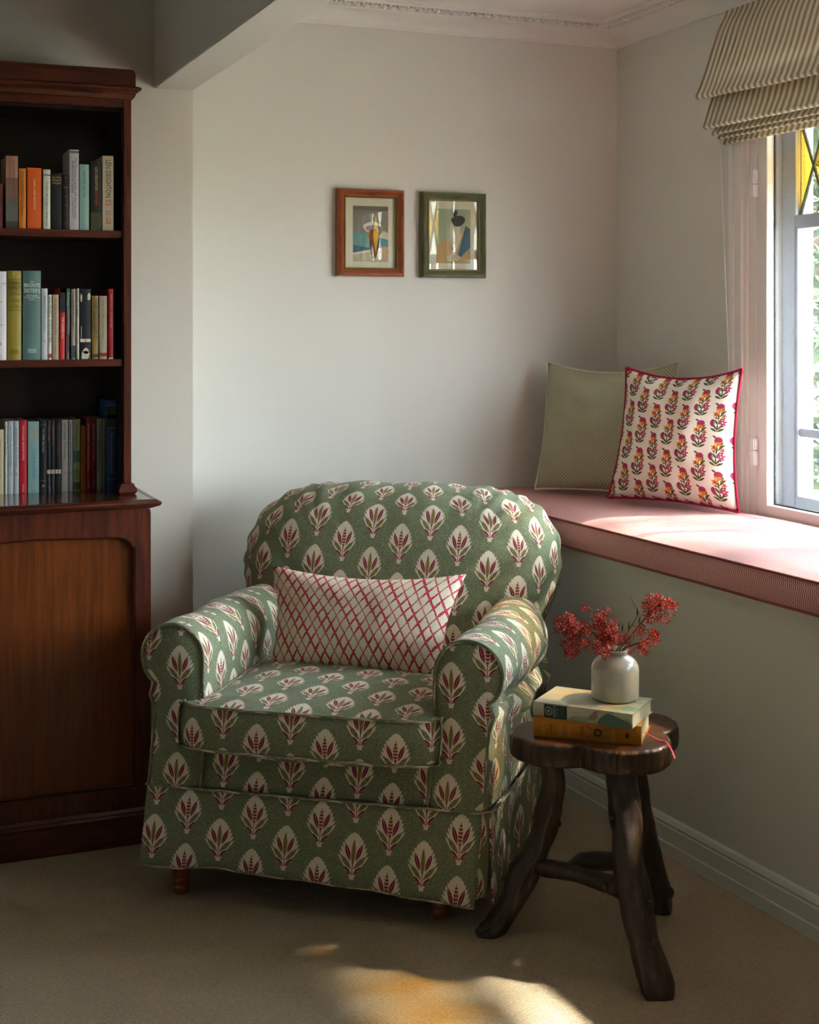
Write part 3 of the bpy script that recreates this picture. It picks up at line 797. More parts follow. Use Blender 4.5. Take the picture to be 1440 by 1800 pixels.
# ------------------------------------------------------------------ BOOKS
M_page = Mat('page_block', '#cfc4a8', .95, .1)
def pmask(c='#b5501e'): return flat(c)
def emblem(par, cx, cz, s, c='#c05a28'):
    """small oval colophon: orange oval, pale bird-like oval"""
    for k, (cc, rx, rz, dy) in enumerate(((c, .8, 1.15, 0), ('#e6e0d0', .5, .8, -.0001), ('#22201e', .26, .6, -.0002))):
        v = [(cx+s*rx*math.cos(a*PI/6), -.0003+dy, cz+s*rz*math.sin(a*PI/6)) for a in range(12)]
        mesh_obj('colophon', v, [tuple(range(12))], flat(cc), par, None, False)
def book(u0, u1, vtop, Y, z0, color, label, texts=(), extras=(), depth=.125, group='', lean=0, hard=False, ytop=None, nm='paperback', head=None):
    a = onY(u0, 600, Y).x; b = onY(u1, 600, Y).x; h = onY((u0+u1)/2, vtop, Y).z-z0; w_ = b-a-.0012
    r = thing(nm, label, 'book', (a+.0006, Y, z0), 0, group); r.rotation_euler = (0, lean, 0)
    cvm = flat(color, .5 if not hard else .45); cv = MB()
    rr = .0012 if not hard else .003; t = .0012
    # rounded spine plus two boards
    n_ = 6
    pl_ = [(0, depth), (t, depth), (t, rr+.002), (w_-t, rr+.002), (w_-t, depth), (w_, depth), (w_, rr)]+[(w_-w_*i/n_, rr*(1-math.sin(PI*i/n_))-.0) for i in range(1, n_)]+[(0, rr)]
    k = len(pl_); v = [(x, y, z) for z in (0, h) for (x, y) in pl_]
    f = [(i, (i+1) % k, k+(i+1) % k, k+i) for i in range(k)]+[tuple(range(k))[::-1], tuple(range(k, 2*k))]
    cv.add(v, f); cv.build('cover', cvm, r)
    MB().box((t, rr+.003, .0006 if not hard else .003), (w_-t, depth-.002, h-(.0006 if not hard else .004))).build('page_block', M_page, r)
    for (c, q0, q1) in extras:
        if c == 'emblem': emblem(r, w_/2, h*q0, w_*q1 if w_*q1 < .004 else .0035)
        else: MB().box((.0001, -.00012, h*q0), (w_-.0001, rr*.5, h*q1)).build('spine_band', flat(c), r)
    for tx in texts:
        s, c, q0, sz = tx[:4]; horiz = len(tx) > 4 and tx[4] == 'h'; fit = tx[5] if len(tx) > 5 else None
        off = tx[6] if len(tx) > 6 else 0
        # front of spine faces -Y; glyph plane XY -> XZ
        if horiz:
            Mx = Matrix.Translation((w_/2, -.00022, h*q0)) @ Matrix.Rotation(PI/2, 4, 'X')
            lettering(s, sz, flat(c), r, Mx, 'CENTER', fit=w_*.9)
        else:
            Mx = Matrix.Translation((w_/2+off, -.00022, h*q0)) @ Matrix.Rotation(PI/2, 4, 'X') @ Matrix.Rotation(-PI/2, 4, 'Z')
            lettering(s, sz, flat(c), r, Mx, 'LEFT', fit=(fit or .9)*h)
    return r
G1, G2, G3 = 'books on the top shelf', 'books on the middle shelf', 'books on the cupboard counter'
Z1, Z2, Z3 = 1.6176, 1.2705, CZ
Y1 = 3.80
book(-12, 5, 323, Y1, Z1, '#5a1512', 'dark red book at the cut-off left end of the top shelf', (), (), group=G1)
book(10, 32, 274, Y1, Z1, '#a8806a', 'tall paperback with a salmon to grey scenic spine on the top shelf', [('FOR THE TERM OF HIS NATURAL LIFE', '#5a4238', .94, .0075, 'v', .6, .004), ('Marcus Clarke', '#5a4238', .94, .0075, 'v', .3, -.005)], [('#7a5a50', .42, .70), ('#5c5a52', .10, .42), ('#35352f', .0, .10)], group=G1)
book(33, 46, 296, Y1, Z1, '#c4731c', 'amber orange paperback beside the salmon scenic book', [('D.H. LAWRENCE The Rainbow', '#5a2c10', .94, .009, 'v', .75)], (), group=G1)
book(48, 73, 295, Y1, Z1, '#d05a1a', 'wide bright orange paperback with worn edges on the top shelf', [('CONRAD  UNDER WESTERN EYES', '#f0dcc4', .82, .0065, 'v', .5), ], [('#c04e14', .0, .03)], group=G1)
book(76, 89, 298, Y1, Z1, '#c9cdbb', 'pale green-white paperback with handwritten style black title', [('To Kill a Mockingbird  Harper Lee', '#28302a', .80, .0095, 'v', .74)], [('#28302a', .90, .915)], group=G1)
book(90, 109, 305, Y1, Z1, '#12151a', 'black paperback with a gold title at its head, on the top shelf', [('The Wed\nWeekend\nStrangers', '#b09a60', .88, .0085, 'h')], (), group=G1)
book(110, 121, 306, Y1, Z1, '#1e120e', 'narrow dark brown book with gold ornaments down its spine', [('*', '#a08040', q, .012, 'h') for q in (.92, .58, .42, .26, .10)]+[('NOVELS', '#a08040', .76, .006, 'h')], (), group=G1)
book(122, 139, 263, Y1, Z1, '#b5aeb6', 'tallest lavender white paperback on the top shelf with looping script', [('The Guernsey Literary and', '#2a2830', .90, .0095, 'v', .55, .003), ('Potato Peel Pie Society', '#2a2830', .86, .0095, 'v', .4, -.004), ('MARY ANN SHAFFER', '#2a2830', .40, .006, 'v', .3, .003), ('& ANNIE BARROWS', '#2a2830', .40, .006, 'v', .3, -.003)], [('#5a7a60', .955, .985)], group=G1)
book(140, 157, 289, Y1, Z1, '#7fa39a', 'dusty teal paperback with rounded spine on the top shelf', [('Home Truths  Short Tales', '#233430', .90, .0075, 'v', .4)], [('emblem', .20, .35)], group=G1)
book(159, 179, 284, Y1, Z1, '#1a1a18', 'black thriller with yellow and red lettering on the top shelf', [('LEN DEIGHTON', '#c8b060', .92, .0105, 'v', .34), ('BOMBER', '#b03020', .56, .0105, 'v', .2)], [('#3a3c20', .0, .26)], group=G1)
book(180, 200, 274, Y1, Z1, '#b9ad92', 'cream thriller with bold black and red title, rightmost on the top shelf', [('LEN DEIGHTON', '#1a1814', .95, .0200, 'v', .50), ('SS', '#a03820', .42, .020, 'v', .12), ('SS-GB', '#a03820', .27, .0185, 'v', .18)], (), group=G1)
Y2 = 3.80
book(-10, 12, 477, Y2, Z2, '#c9c6c8', 'tall white hardback at the left end of the middle shelf', [('JANE EYRE', '#7a6a70', .86, .007, 'h'), ('~', '#b06060', .66, .02, 'h'), ('~', '#606a80', .40, .02, 'h')], [('emblem', .18, .2)], group=G2, hard=True)
book(13, 38, 476, Y2, Z2, '#8b7c2c', 'tall mustard gold hardback with black title on the middle shelf', [('THOMAS', '#33290c', .86, .0125, 'h'), ('HARDY', '#33290c', .81, .0125, 'h'), ('Tess of the\nd\'Urbervilles', '#33290c', .745, .0058, 'h'), ('The Mayor of\nCasterbridge', '#33290c', .67, .0058, 'h'), ('Far from the\nMadding Crowd', '#33290c', .60, .0058, 'h'), ('SPRING\nBOOKS', '#33290c', .09, .0068, 'h')],
     [('#33290c', .905, .909), ('#33290c', .89, .892), ('#33290c', .78, .783), ('#33290c', .555, .560)], group=G2, hard=True, nm='hardback')
book(40, 72.5, 476, Y2, Z2, '#52706b', 'wide grey-green hardback with white serif title on the middle shelf', [('THE', '#d8dcd0', .875, .005, 'h'), ('BRONTE', '#d8dcd0', .835, .0140, 'h'), ('SISTERS', '#d8dcd0', .775, .0140, 'h'), ('Wuthering Heights\nThe Tenant of Wildfell Hall\nJane Eyre', '#d8dcd0', .70, .0060, 'h'), ('SPRING\nBOOKS', '#d8dcd0', .10, .0068, 'h')], (), group=G2, hard=True, nm='hardback')
book(73, 84, 507, Y2, Z2, '#b3b7ba', 'silvery white paperback beside the wide grey-green hardback', [('GEORGE ORWELL Burmese Days', '#4a4e58', .90, .0075, 'v', .5)], [('emblem', .26, .3)], group=G2)
book(84.5, 91, 518, Y2, Z2, '#c9ccbc', 'thin white paperback with black capitals on the middle shelf', [('JOHN STEINBECK  OF MICE AND MEN', '#20261e', .97, .0085, 'v', .7)], [('#a8402c', .03, .09)], group=G2)
book(92, 103.5, 518, Y2, Z2, '#a3907a', 'tan paperback with brown title beside the thin white paperback', [('THE WIND IN THE WILLOWS', '#4c3a2c', .96, .0085, 'v', .58), ('Kenneth Grahame', '#5c4a3c', .34, .006, 'v', .25)], (), group=G2)
book(104.5, 114, 507, Y2, Z2, '#b8231c', 'red paperback with a black top, leaning slightly on the middle shelf', [('THE ODESSA FILE', '#e0d8c0', .60, .0075, 'v', .5)], [('#22242a', .66, 1.0), ('#5a5650', .94, 1.0)], group=G2, lean=.010)
book(115.5, 122, 507, Y2, Z2, '#5c5852', 'paperback with a green head and grey mottled foot', [('Choice Stories', '#c8d0c0', .95, .006, 'v', .3)], [('#35624a', .72, 1.0), ('#453c3c', .10, .35)], group=G2, lean=.012)
book(125, 133, 508, Y2, Z2, '#857c70', 'taupe paperback standing after a narrow gap on the middle shelf', [('JOHN CHRISTOPHER  The Death of Grass', '#2e2a26', .96, .0065, 'v', .5)], [('#3c4044', .02, .20), ('emblem', .27, .3)], group=G2)
book(134, 139.5, 507, Y2, Z2, '#a39c90', 'thinnest pale paperback beside the worn black book', [('Arthur Miller  The Crucible', '#2e2a26', .96, .006, 'v', .4)], [('emblem', .26, .3)], group=G2)
wb = book(140.5, 160, 508, Y2, Z2, '#15171a', 'thick worn black paperback with scuffed white patches and a white band', [], [('#cfc9b8', .245, .290), ('emblem', .268, .16)], group=G2)
for (cx, cz_, rx, rz) in ((.0235, .168, .0045, .011), (.003, .165, .0025, .012), (.014, .010, .0115, .013), (.0155, .022, .008, .008), (.003, .07, .001, .02)):
    v = [(cx+rx*math.cos(a*PI/7)*(1+.2*random.uniform(-1, 1)), -.0005, max(.001, cz_+rz*math.sin(a*PI/7)*(1+.2*random.uniform(-1, 1)))) for a in range(14)]
    mesh_obj('scuff', v, [tuple(range(14))], flat('#b9b097'), wb, None, False)
book(161.5, 173, 520, Y2, Z2, '#80652f', 'ochre paperback with dark capitals right of the worn black book', [('TINKER TAILOR SOLDIER SPY', '#241a0c', .96, .0085, 'v', .78, .0022), ('JOHN LE CARRE', '#241a0c', .76, .007, 'v', .4, -.0032)], [('#3c2410', .03, .08)], group=G2)
book(174.5, 188.5, 520, Y2, Z2, '#9a917a', 'stone coloured paperback with faint serif title on the middle shelf', [('JOHN LE CARRE "Smiley\'s People"', '#4c3c30', .94, .0075, 'v', .62)], [('#7a2c1c', .04, .10)], group=G2)
book(190.5, 199.5, 508, Y2, Z2, '#a01422', 'bright red paperback, rightmost on the middle shelf', [('ROBERT DREWE  THE DROWNER', '#d8a8a0', .93, .006, 'v', .5)], [('#c8c0b4', .0, .02)], group=G2)
Y3 = 3.905
K = dict(group=G3)
book(-8, 7, 755, Y3, Z3, '#b8ab88', 'cream paperback, leftmost on the counter and cut by the frame', [('ROBERT DREWE  THE SHARK NET', '#5c5038', .85, .007, 'v', .7)], (), **K)
book(8, 13.5, 741, Y3, Z3, '#bfc0b6', 'thin white paperback with a small orange oval, left on the counter', [('Albert Camus  The Outsider', '#22262a', .95, .007, 'v', .42)], [('emblem', .25, .3)], **K)
book(14, 24, 740, Y3, Z3, '#a7b5bb', 'pale blue paperback with grey title on the counter', [('John Wyndham  The Day of the Triffids', '#3a5a78', .92, .0075, 'v', .55)], [('emblem', .27, .3)], **K)
book(24.5, 33.5, 740, Y3, Z3, '#adb6b6', 'pale grey paperback left of the scarlet book', [('Joseph Conrad  Heart of Darkness', '#3e4c5a', .90, .0075, 'v', .55)], [('emblem', .27, .3)], **K)
book(34, 47.5, 739, Y3, Z3, '#bb1426', 'scarlet paperback with small white capitals on the counter', [('ALDOUS HUXLEY  BRAVE NEW WORLD', '#e8c8c0', .93, .0065, 'v', .48), ('VINTAGE', '#e8c8c0', .13, .006, 'v', .11)], (), **K)
book(49, 69, 741, Y3, Z3, '#86a8a6', 'wide pale turquoise paperback on the counter', [('PETER', '#c0a878', .96, .013, 'v', .2, .006), ('CAREY', '#c0a878', .92, .013, 'v', .25, -.006), ('OSCAR & LUCINDA', '#2c88a8', .62, .013, 'v', .42, .001), ('faber', '#203438', .03, .005, 'h')], (), **K)
book(70, 82, 739, Y3, Z3, '#141517', 'black paperback with a thin white outline and white disc at its foot', [('P.C. WREN  Beau Geste', '#c8c4bc', .88, .0065, 'v', .32)], [('#8a8a88', .158, .162), ('#8a8a88', .935, .939), ('emblem', .09, .26)], **K)
for (a_, b_, t_, lb) in ((82.5, 89, 'HOMER  The Iliad', 'first of three black paperbacks with a pale band, beside the white disc spine'), (89.3, 96.5, 'THOMAS HARDY  Tess', 'middle of three black paperbacks with a pale band'), (97, 108, 'VERNE  Around the World in Eighty Days', 'widest of three black paperbacks with a pale band, next to the cream novel')):
    book(a_, b_, 739, Y3, Z3, '#141417', lb, [(t_, '#b06a48', .94, .0058, 'v', .45), ('PENGUIN CLASSICS', '#7a7672', .22, .004, 'v', .18)], [('#cfc9bd', .255, .310), ('emblem', .283, .28)], **K)
book(108.5, 120, 738, Y3, Z3, '#b5b0a5', 'cream paperback with black title, right of the banded black books', [('F. Scott Fitzgerald  The Great Gatsby', '#20201e', .97, .0085, 'v', .52)], [('emblem', .26, .3)], **K)
book(121, 128, 738, Y3, Z3, '#9b9ea8', 'lavender grey paperback between the cream and green spines', [('Thomas Keneally  Woman of the Inner Sea', '#2c3448', .95, .0065, 'v', .65)], [('emblem', .27, .3)], **K)
book(128.5, 141.5, 737, Y3, Z3, '#7d8258', 'mossy green scenic paperback on the counter', [('A Fortunate Life', '#34401e', .93, .0095, 'v', .36)], [('#3c5a44', .40, .56), ('#5e6c3a', .16, .30), ('#2e4a34', .02, .12)], **K)
book(142, 151, 749, Y3, Z3, '#a86618', 'short orange paperback between green and red spines', [('D.M. Greenwood  Mysteries', '#3c2408', .94, .0085, 'v', .75)], (), **K)
book(152, 159.5, 736, Y3, Z3, '#a3202a', 'red paperback with small capitals, right of the short orange book', [('ERNEST HEMINGWAY  THE OLD MAN AND THE SEA', '#d8b8b0', .93, .006, 'v', .65), ('VINTAGE', '#d8b8b0', .13, .005, 'v', .1)], (), **K)
book(160, 169.5, 736, Y3, Z3, '#701c2a', 'maroon paperback with small capitals on the counter', [('GRAHAM GREENE  THE QUIET AMERICAN', '#d0a8a8', .93, .006, 'v', .52), ('VINTAGE', '#d0a8a8', .13, .005, 'v', .1)], (), **K)
book(170, 180, 736, Y3, Z3, '#8e948a', 'grey-green paperback with an orange oval, right of the maroon book', [('Truman Capote  Breakfast at Tiffany\'s', '#3a4240', .93, .0065, 'v', .6)], [('emblem', .27, .3)], **K)
book(180.5, 185.5, 736, Y3, Z3, '#7e867c', 'very thin grey-green paperback beside the tall blue hardback', (), [('emblem', .27, .3)], **K)
book(188, 205, 704, Y3-.02, Z3, '#28508a', 'tall navy blue hardback with gold bands and a green picture, rightmost on the counter', [('The Collected Stories of Nature', '#c8c0a0', .64, .0085, 'v', .5)], [('#b0a878', .943, .949), ('#34482c', .70, .94), ('#7a5a30', .80, .84), ('#b0a878', .690, .697), ('#b0a878', .118, .124)], hard=True, nm='hardback', **K)

# ================================================================== ARMCHAIR
CHP = c2w(-.244, 3.23, 0); CHR = -math.radians(14)-TH
ch = thing('armchair', 'rolled-arm armchair in a loose green slipcover printed with pale leaf sprigs', 'armchair', CHP, CHR)
def shr(x, y, z): return Vector((x+.030*min(1, max(0, z)/.45), y, z))
XI = .28
def arm_prof(y, s):
    g = min(1, max(0, y)/.38); xo = .437+.022*g-.055*min(1, max(0, (y-.56)/.16)); xb = .404+.040*g-.035*min(1, max(0, (y-.60)/.14)); zt = .655-.022*y/.6
    r = (xo-XI)/2; cx, cz_ = XI+r, zt-r
    pts = [(XI-.004, .27), (XI-.003, .36), (XI-.001, .45), (XI, cz_-.01)]
    for i in range(1, 23):
        a = PI-i/22*math.radians(232); pts.append((cx+r*math.cos(a), cz_+r*1.0*math.sin(a)))
    pts += [(xb+.012, cz_-r-.012), (xb+.002, cz_-r-.045), (xb, .42), (xb+.002, .34), (xb+.004, .268)]
    return pts
for s in (1, -1):
    def fn(t, i, s=s):
        y = .76*t
        p = arm_prof(y, s)[i]; x, z = p
        w_ = .006*noise.noise(Vector((x*7, y*8, z*7+s*9)))*min(1, t*8)
        # soft sag folds on the outer side
        if x > .40 and z < .56: w_ += .006*math.sin(y*26+z*14)*min(1, t*6)*(1 if s > 0 else .4)
        if t == 0: pass
        return shr(s*(x+w_*(1 if x > .36 else -1)), y+.004, z+(w_ if z > .6 else 0))
    n_ = len(arm_prof(0, s)); P0 = arm_prof(0, s); arcs = [0]
    for i in range(1, n_): arcs.append(arcs[-1]+math.dist(P0[i], P0[i-1]))
    ny = 34
    v = []; uv = []; f = []
    for j in range(ny+1):
        for i in range(n_):
            v.append(fn(j/ny, i)); uv.append((s*(j/ny*.76)+.02+3, 1.03+arcs[i] if i < n_*0 else (arcs[i]+.02 if arcs[i] < .42 else .84-arcs[i])+3.0))
    for j in range(ny):
        for i in range(n_-1):
            q = (j*n_+i, j*n_+i+1, (j+1)*n_+i+1, (j+1)*n_+i); f.append(q if s < 0 else q[::-1])
    am = mesh_obj('arm', v, f, M_sprig, ch, uv, True)
    # front panel of the arm, flat with a soft belly
    cxm, czm = sum(p[0] for p in P0)/n_, sum(p[1] for p in P0)/n_
    v = []; uv = []; f = []; R = 6
    for k in range(R+1):
        q = k/R
        for i in range(n_):
            cx_ = .345; cz2 = min(.575, max(.27, P0[i][1]))
            x = P0[i][0]*(1-q)+cx_*q; z = P0[i][1]*(1-q)+cz2*q
            y = .004-.016*math.sin(min(1, q*1.6)*PI/2)
            v.append(shr(s*x, y, z)); uv.append((s*x+3.0, z+3.035))
    for k in range(R):
        for i in range(n_-1):
            q = (k*n_+i, k*n_+i+1, (k+1)*n_+i+1, (k+1)*n_+i); f.append(q if s > 0 else q[::-1])
    mesh_obj('arm_front', v, f, M_sprig, ch, uv, True)
    MB().tube([shr(s*p[0], .000, p[1]) for p in P0], .0042, 7).build('piping', M_sprig, ch, True)
    # seam piping under the outer roll
    MB().tube([shr(s*(arm_prof(y, s)[25][0]+.002), y, arm_prof(y, s)[25][1]-.01-.02*y) for y in [i*.035 for i in range(20)]], .0035, 6).build('piping', M_sprig, ch, True)

# back
def back_out(n=96):
    """outline in (x, h), h = height; rounded top"""
    pts = smooth_line([(-.40, .26), (-.398, .40), (-.412, .52), (-.448, .62), (-.460, .70), (-.440, .785), (-.385, .850), (-.305, .885), (-.20, .899), (0, .904), (.20, .899), (.305, .885), (.385, .850), (.440, .785), (.460, .70), (.448, .62), (.412, .52), (.398, .40), (.40, .26)], 6)
    return pts
BO = back_out()
def back_pt(p, q, d, rip=0):
    """p outline point, q inset 0..1 towards the middle, d offset of depth"""
    x = p[0]*(1-q); zc_ = .55; z = p[1]*(1-q)+min(zc_, p[1])*q
    lean = .565+(z-.40)*.30
    return x, lean+d, z
rings = []   # (inset scale, depth)
for i in range(7): rings.append((1-i/7*.82, -.012-.030*math.cos((1-i/7)*0)+.030*0, 'f'))
prof_b = [(1.0, -.035), (.8, -.034), (.6, -.031), (.42, -.025), (.28, -.014), (.17, .003), (.09, .026), (.035, .055), (.008, .090), (.0, .130), (.006, .170), (.03, .205), (.09, .235), (.2, .25), (.5, .255), (1, .255)]
v = []; uv = []; f = []; nB = len(BO); acc = 0; last = None
for k, (q, d) in enumerate(prof_b):
    if last: acc += math.hypot((q-last[0])*.42, d-last[1])
    last = (q, d)
    for i, p in enumerate(BO):
        x, y, z = back_pt(p, q, d)
        ed = math.exp(-((q-.05)/.12)**2)
        ang = i/nB
        rip = .0045*math.sin(ang*150+math.sin(ang*31)*2)*ed*min(1, max(0, (p[1]-.58)/.1))
        nx, nz = p[0]/.46, (p[1]-.55)/.4; L_ = math.hypot(nx, nz) or 1
        bump = .007*noise.noise(Vector((x*5, z*5, q*2)))
        x += rip*nx/L_; z += rip*nz/L_; y += bump
        # soft diagonal drag folds towards the arms
        y += .008*math.exp(-((abs(x)-.30)/.10)**2-((z-.66)/.12)**2)*math.sin((abs(x)*1.0+z*1.6)*44)
        v.append(shr(x, y, z))
        # uv: straight on the front, running on round the edge
        e = max(0, acc-.36)
        uv.append((x+nx/L_*e*.9+3.0+.041, z+nz/L_*e*.9+3.02))
for k in range(len(prof_b)-1):
    for i in range(nB-1):
        f.append((k*nB+i, k*nB+i+1, (k+1)*nB+i+1, (k+1)*nB+i))
f.append(tuple((len(prof_b)-1)*nB+i for i in range(nB)))
bko = mesh_obj('backrest', v, f, M_sprig, ch, uv, True)

# seat cushion: crowned box cushion, ears in front of the arms
sc2 = bpy.data.objects.new('seat_cushion', None); C.objects.link(sc2); sc2.parent = ch
def sw(y):   # half width at depth y
    t = max(0, min(1, (y+.012)/.014)); return .322*(1-t)+(XI-.006)*t
def cus(a, b):
    """plan position, a across -1..1, b 0 front .. 1 back"""
    y = -.045+b*.60
    yf = -.062+.012*abs(a)**3+.030*abs(a)**14 if b == 0 else y
    yb = y+(yf+.045)*(1-b)**6 if b > 0 else yf
    w_ = sw(y)*(1 if a < 0 or y > 0 else .93)
    return a*w_, yb
ys = [0, .006, .012, .026, .04, .052, .058, .066, .08]+[.08+.92*i/18 for i in range(1, 19)]
NA = 34
def add_surface(top):
    v = []; uv = []; f = []
    for b in ys:
        for i in range(NA+1):
            a = -1+2*i/NA; x, y = cus(a, b)
            k = max(0, 1-abs(a)**2.6)**.6*max(0, 1-abs(2*b-1)**3)**.55*(1.15-.5*b)
            z = (.478+.022*k+.005*noise.noise(Vector((x*8, y*8, 1)))) if top else (.380-.038*max(0, 1-abs(a)**2.2)**.8*max(0, 1-abs(b*2-.8)**2)**.8)
            if not top:
                e = max(0, 1-abs(a)**2.5)
                z = .380-.036*e*math.sin(PI*min(1, b/.16)) if b < .08 else max(.374, .380-.036*e*math.sin(PI*min(1, b/.16)))
                y -= .012*e*math.sin(PI*min(1, b/.10))
            v.append(shr(x, y, z)); uv.append((x+3.0+.02, (y if top else -y-.1)+.541+3.0-.02))
    for j in range(len(ys)-1):
        for i in range(NA):
            q = (j*(NA+1)+i, j*(NA+1)+i+1, (j+1)*(NA+1)+i+1, (j+1)*(NA+1)+i); f.append(q if top else q[::-1])
    return v, f, uv
m_ = MB()
for top in (True, False):
    v, f, uv = add_surface(top); m_.add(v, f, uv)
def border(n_each=34):
    L = [(-1+2*i/NA, 0) for i in range(NA+1)]+[(1, b) for b in ys[1:]]+[(1-2*i/NA, 1) for i in range(1, NA+1)]+[(-1, b) for b in ys[::-1][1:-1]]
    return L
BL_ = border()
def bz(a, b, s):
    return .480 if s > 0 else .380
mv = []; muv = []; mf = []; H = 5; nb_ = len(BL_); arc_ = 0; prev = None
for j in range(H+1):
    arc_ = 0; prev = None
    for (a, b) in BL_:
        x, y = cus(a, b); q = j/H; bul = .010*math.sin(PI*q)
        if prev: arc_ += math.dist(prev, (x, y))
        prev = (x, y)
        ox = bul*(1 if a >= 1 else -1 if a <= -1 else 0)*.3; oy = -bul if b == 0 else (bul*.3 if b == 1 else 0)
        mv.append(shr(x+ox, y+oy, .480-.100*q)); muv.append((-.322+arc_+3.02, .480-.1*q+3.0))
for j in range(H):
    for i in range(nb_):
        i2 = (i+1) % nb_; mf.append((j*nb_+i, (j+1)*nb_+i, (j+1)*nb_+i2, j*nb_+i2))
m_.add(mv, mf, muv); m_.build('cushion_cover', M_sprig, sc2, True)
for z in (.480, .380):
    MB().tube([shr(cus(a, b)[0], cus(a, b)[1]-(.002 if b == 0 else 0), z) for (a, b) in BL_], .0038, 6, closed=True).build('piping', M_sprig, sc2, True)

# front apron and deck under the cushion
MB().grid(lambda a, b: shr(-.29+.58*a, .002+.020*b+.004*math.sin(a*20)*b, .272+.105*b), 24, 4, lambda a, b: (-.29+.58*a+3.05, .272+.105*b+3.01)).build('front_apron', M_sprig, ch, True)
MB().grid(lambda a, b: shr(-.285+.57*a, .022+.55*b, .372-.002*b), 6, 6, lambda a, b: (-.28+.57*a+3, .6*b+3)).build('seat_deck', M_sprig, ch, True)
MB().box((-.38, .05, .115), (.38, .68, .26)).build('base_frame', M_foot, ch)
# little vertical seams where apron meets arm
for s in (1, -1): MB().tube([shr(s*.283, .010, .272+.1*i/6) for i in range(7)], .003, 5).build('piping', M_sprig, ch, True)

# skirt: four loose panels with a kick pleat gap at the corners
def skirt(nm, p0, p1, n, nrm, amp, ph, z0f, u0):
    p0 = Vector(p0); p1 = Vector(p1); nn = Vector(nrm); L_ = (p1-p0).length
    def fn(a, b):
        p = p0.lerp(p1, a); z = .272*(1-b)+z0f(a)*b
        fold = amp*b*(math.sin(a*L_*17+ph)+.5*math.sin(a*L_*39+ph*2))
        q = p+nn*(.010*b+fold+.003*noise.noise(Vector((a*9, b*4, ph))))
        return shr(q.x, q.y, z)
    o = MB().grid(fn, n, 10, lambda a, b: (a*L_+u0+3, .272-.19*b+3.0+.06), flip=False).build(nm, M_sprig, ch, True)
    sm = o.modifiers.new('s', 'SOLIDIFY'); sm.thickness = .003; sm.offset = 0
    MB().tube([fn(i/n, 1)+Vector((0, 0, .001)) for i in range(n+1)], .0028, 5).build('hem', M_sprig, o, True)
hem = lambda a: .086-.004*math.sin(a*9)-.030*max(0, a-.25)**1.3+(.010 if .12 < a < .3 else 0)*math.sin((a-.12)/.18*PI)
skirt('skirt_front', (-.408, -.006, 0), (.402, -.006, 0), 60, (0, -1, 0), .006, .6, hem, -.408+.045)
skirt('skirt_side', (.418, .006, 0), (.452, .34, 0), 26, (1, -.1, 0), .008, 1.2, lambda a: .070+.012*a, .06)
skirt('skirt_side', (.452, .34, 0), (.446, .78, 0), 26, (1, 0, 0), .009, 2.2, lambda a: .082+.010*a, .40)
skirt('skirt_side', (-.430, .78, 0), (-.404, .002, 0), 40, (-1, 0, 0), .001, 1.2, lambda a: .09, .1)
skirt('skirt_back', (.44, .80, 0), (-.44, .80, 0), 30, (0, 1, 0), .006, 1.2, lambda a: .09, .2)
# inside flap of the open pleat at the right corner
MB().grid(lambda a, b: shr(.398+.022*a, .006+.03*a*(1-a)*b+.02*b*a, .27-.20*b), 6, 8, lambda a, b: (.4+.05*a+3, .27-.2*b+3.06)).build('pleat_flap', M_sprig, ch, True)
pip = [(-.412, -.008), (-.2, -.011), (0, -.012), (.2, -.011), (.406, -.008), (.422, .008), (.44, .14), (.452, .34), (.452, .55), (.446, .80), (0, .815), (-.43, .80), (-.42, .3), (-.410, .006)]
MB().tube([shr(p[0], p[1], .2725) for p in pip], .0036, 6, closed=True).build('piping', M_sprig, ch, True)
# turned feet
fp = [(.0, .0), (.016, .0), (.0185, .004), (.020, .012), (.0195, .020), (.0165, .024), (.0215, .030), (.0215, .036), (.0170, .041), (.022, .046), (.022, .052), (.0215, .060), (.0235, .066), (.026, .080), (.027, .120), (0, .120)]
f0 = MB().lathe(fp, 24).build('foot', M_foot, ch, True)
for i, (x, y) in enumerate(((-.327, .046), (.310, .061), (-.34, .66), (.34, .66))):
    o = f0 if i == 0 else inst(f0, ch, (x, y, 0)); o.location = (x, y, 0)

# lumbar pillow on the chair
Mch = Matrix.Translation(CHP) @ Matrix.Rotation(CHR, 4, 'Z')
def cl(x, y, z): return Mch @ Vector((x, y, z))
pillow('lumbar_cushion', 'cream lumbar cushion with crimson lattice print resting on the armchair seat', .52, .27, .15,
       quad_frame(cl(-.240, .455, .719), cl(.292, .445, .722), cl(-.208, .345, .482), cl(.245, .335, .472), .52, .27), M_lattice, None, .07, cv=.19, cb=.04, wr=.002, uvoff=(.01, .0))

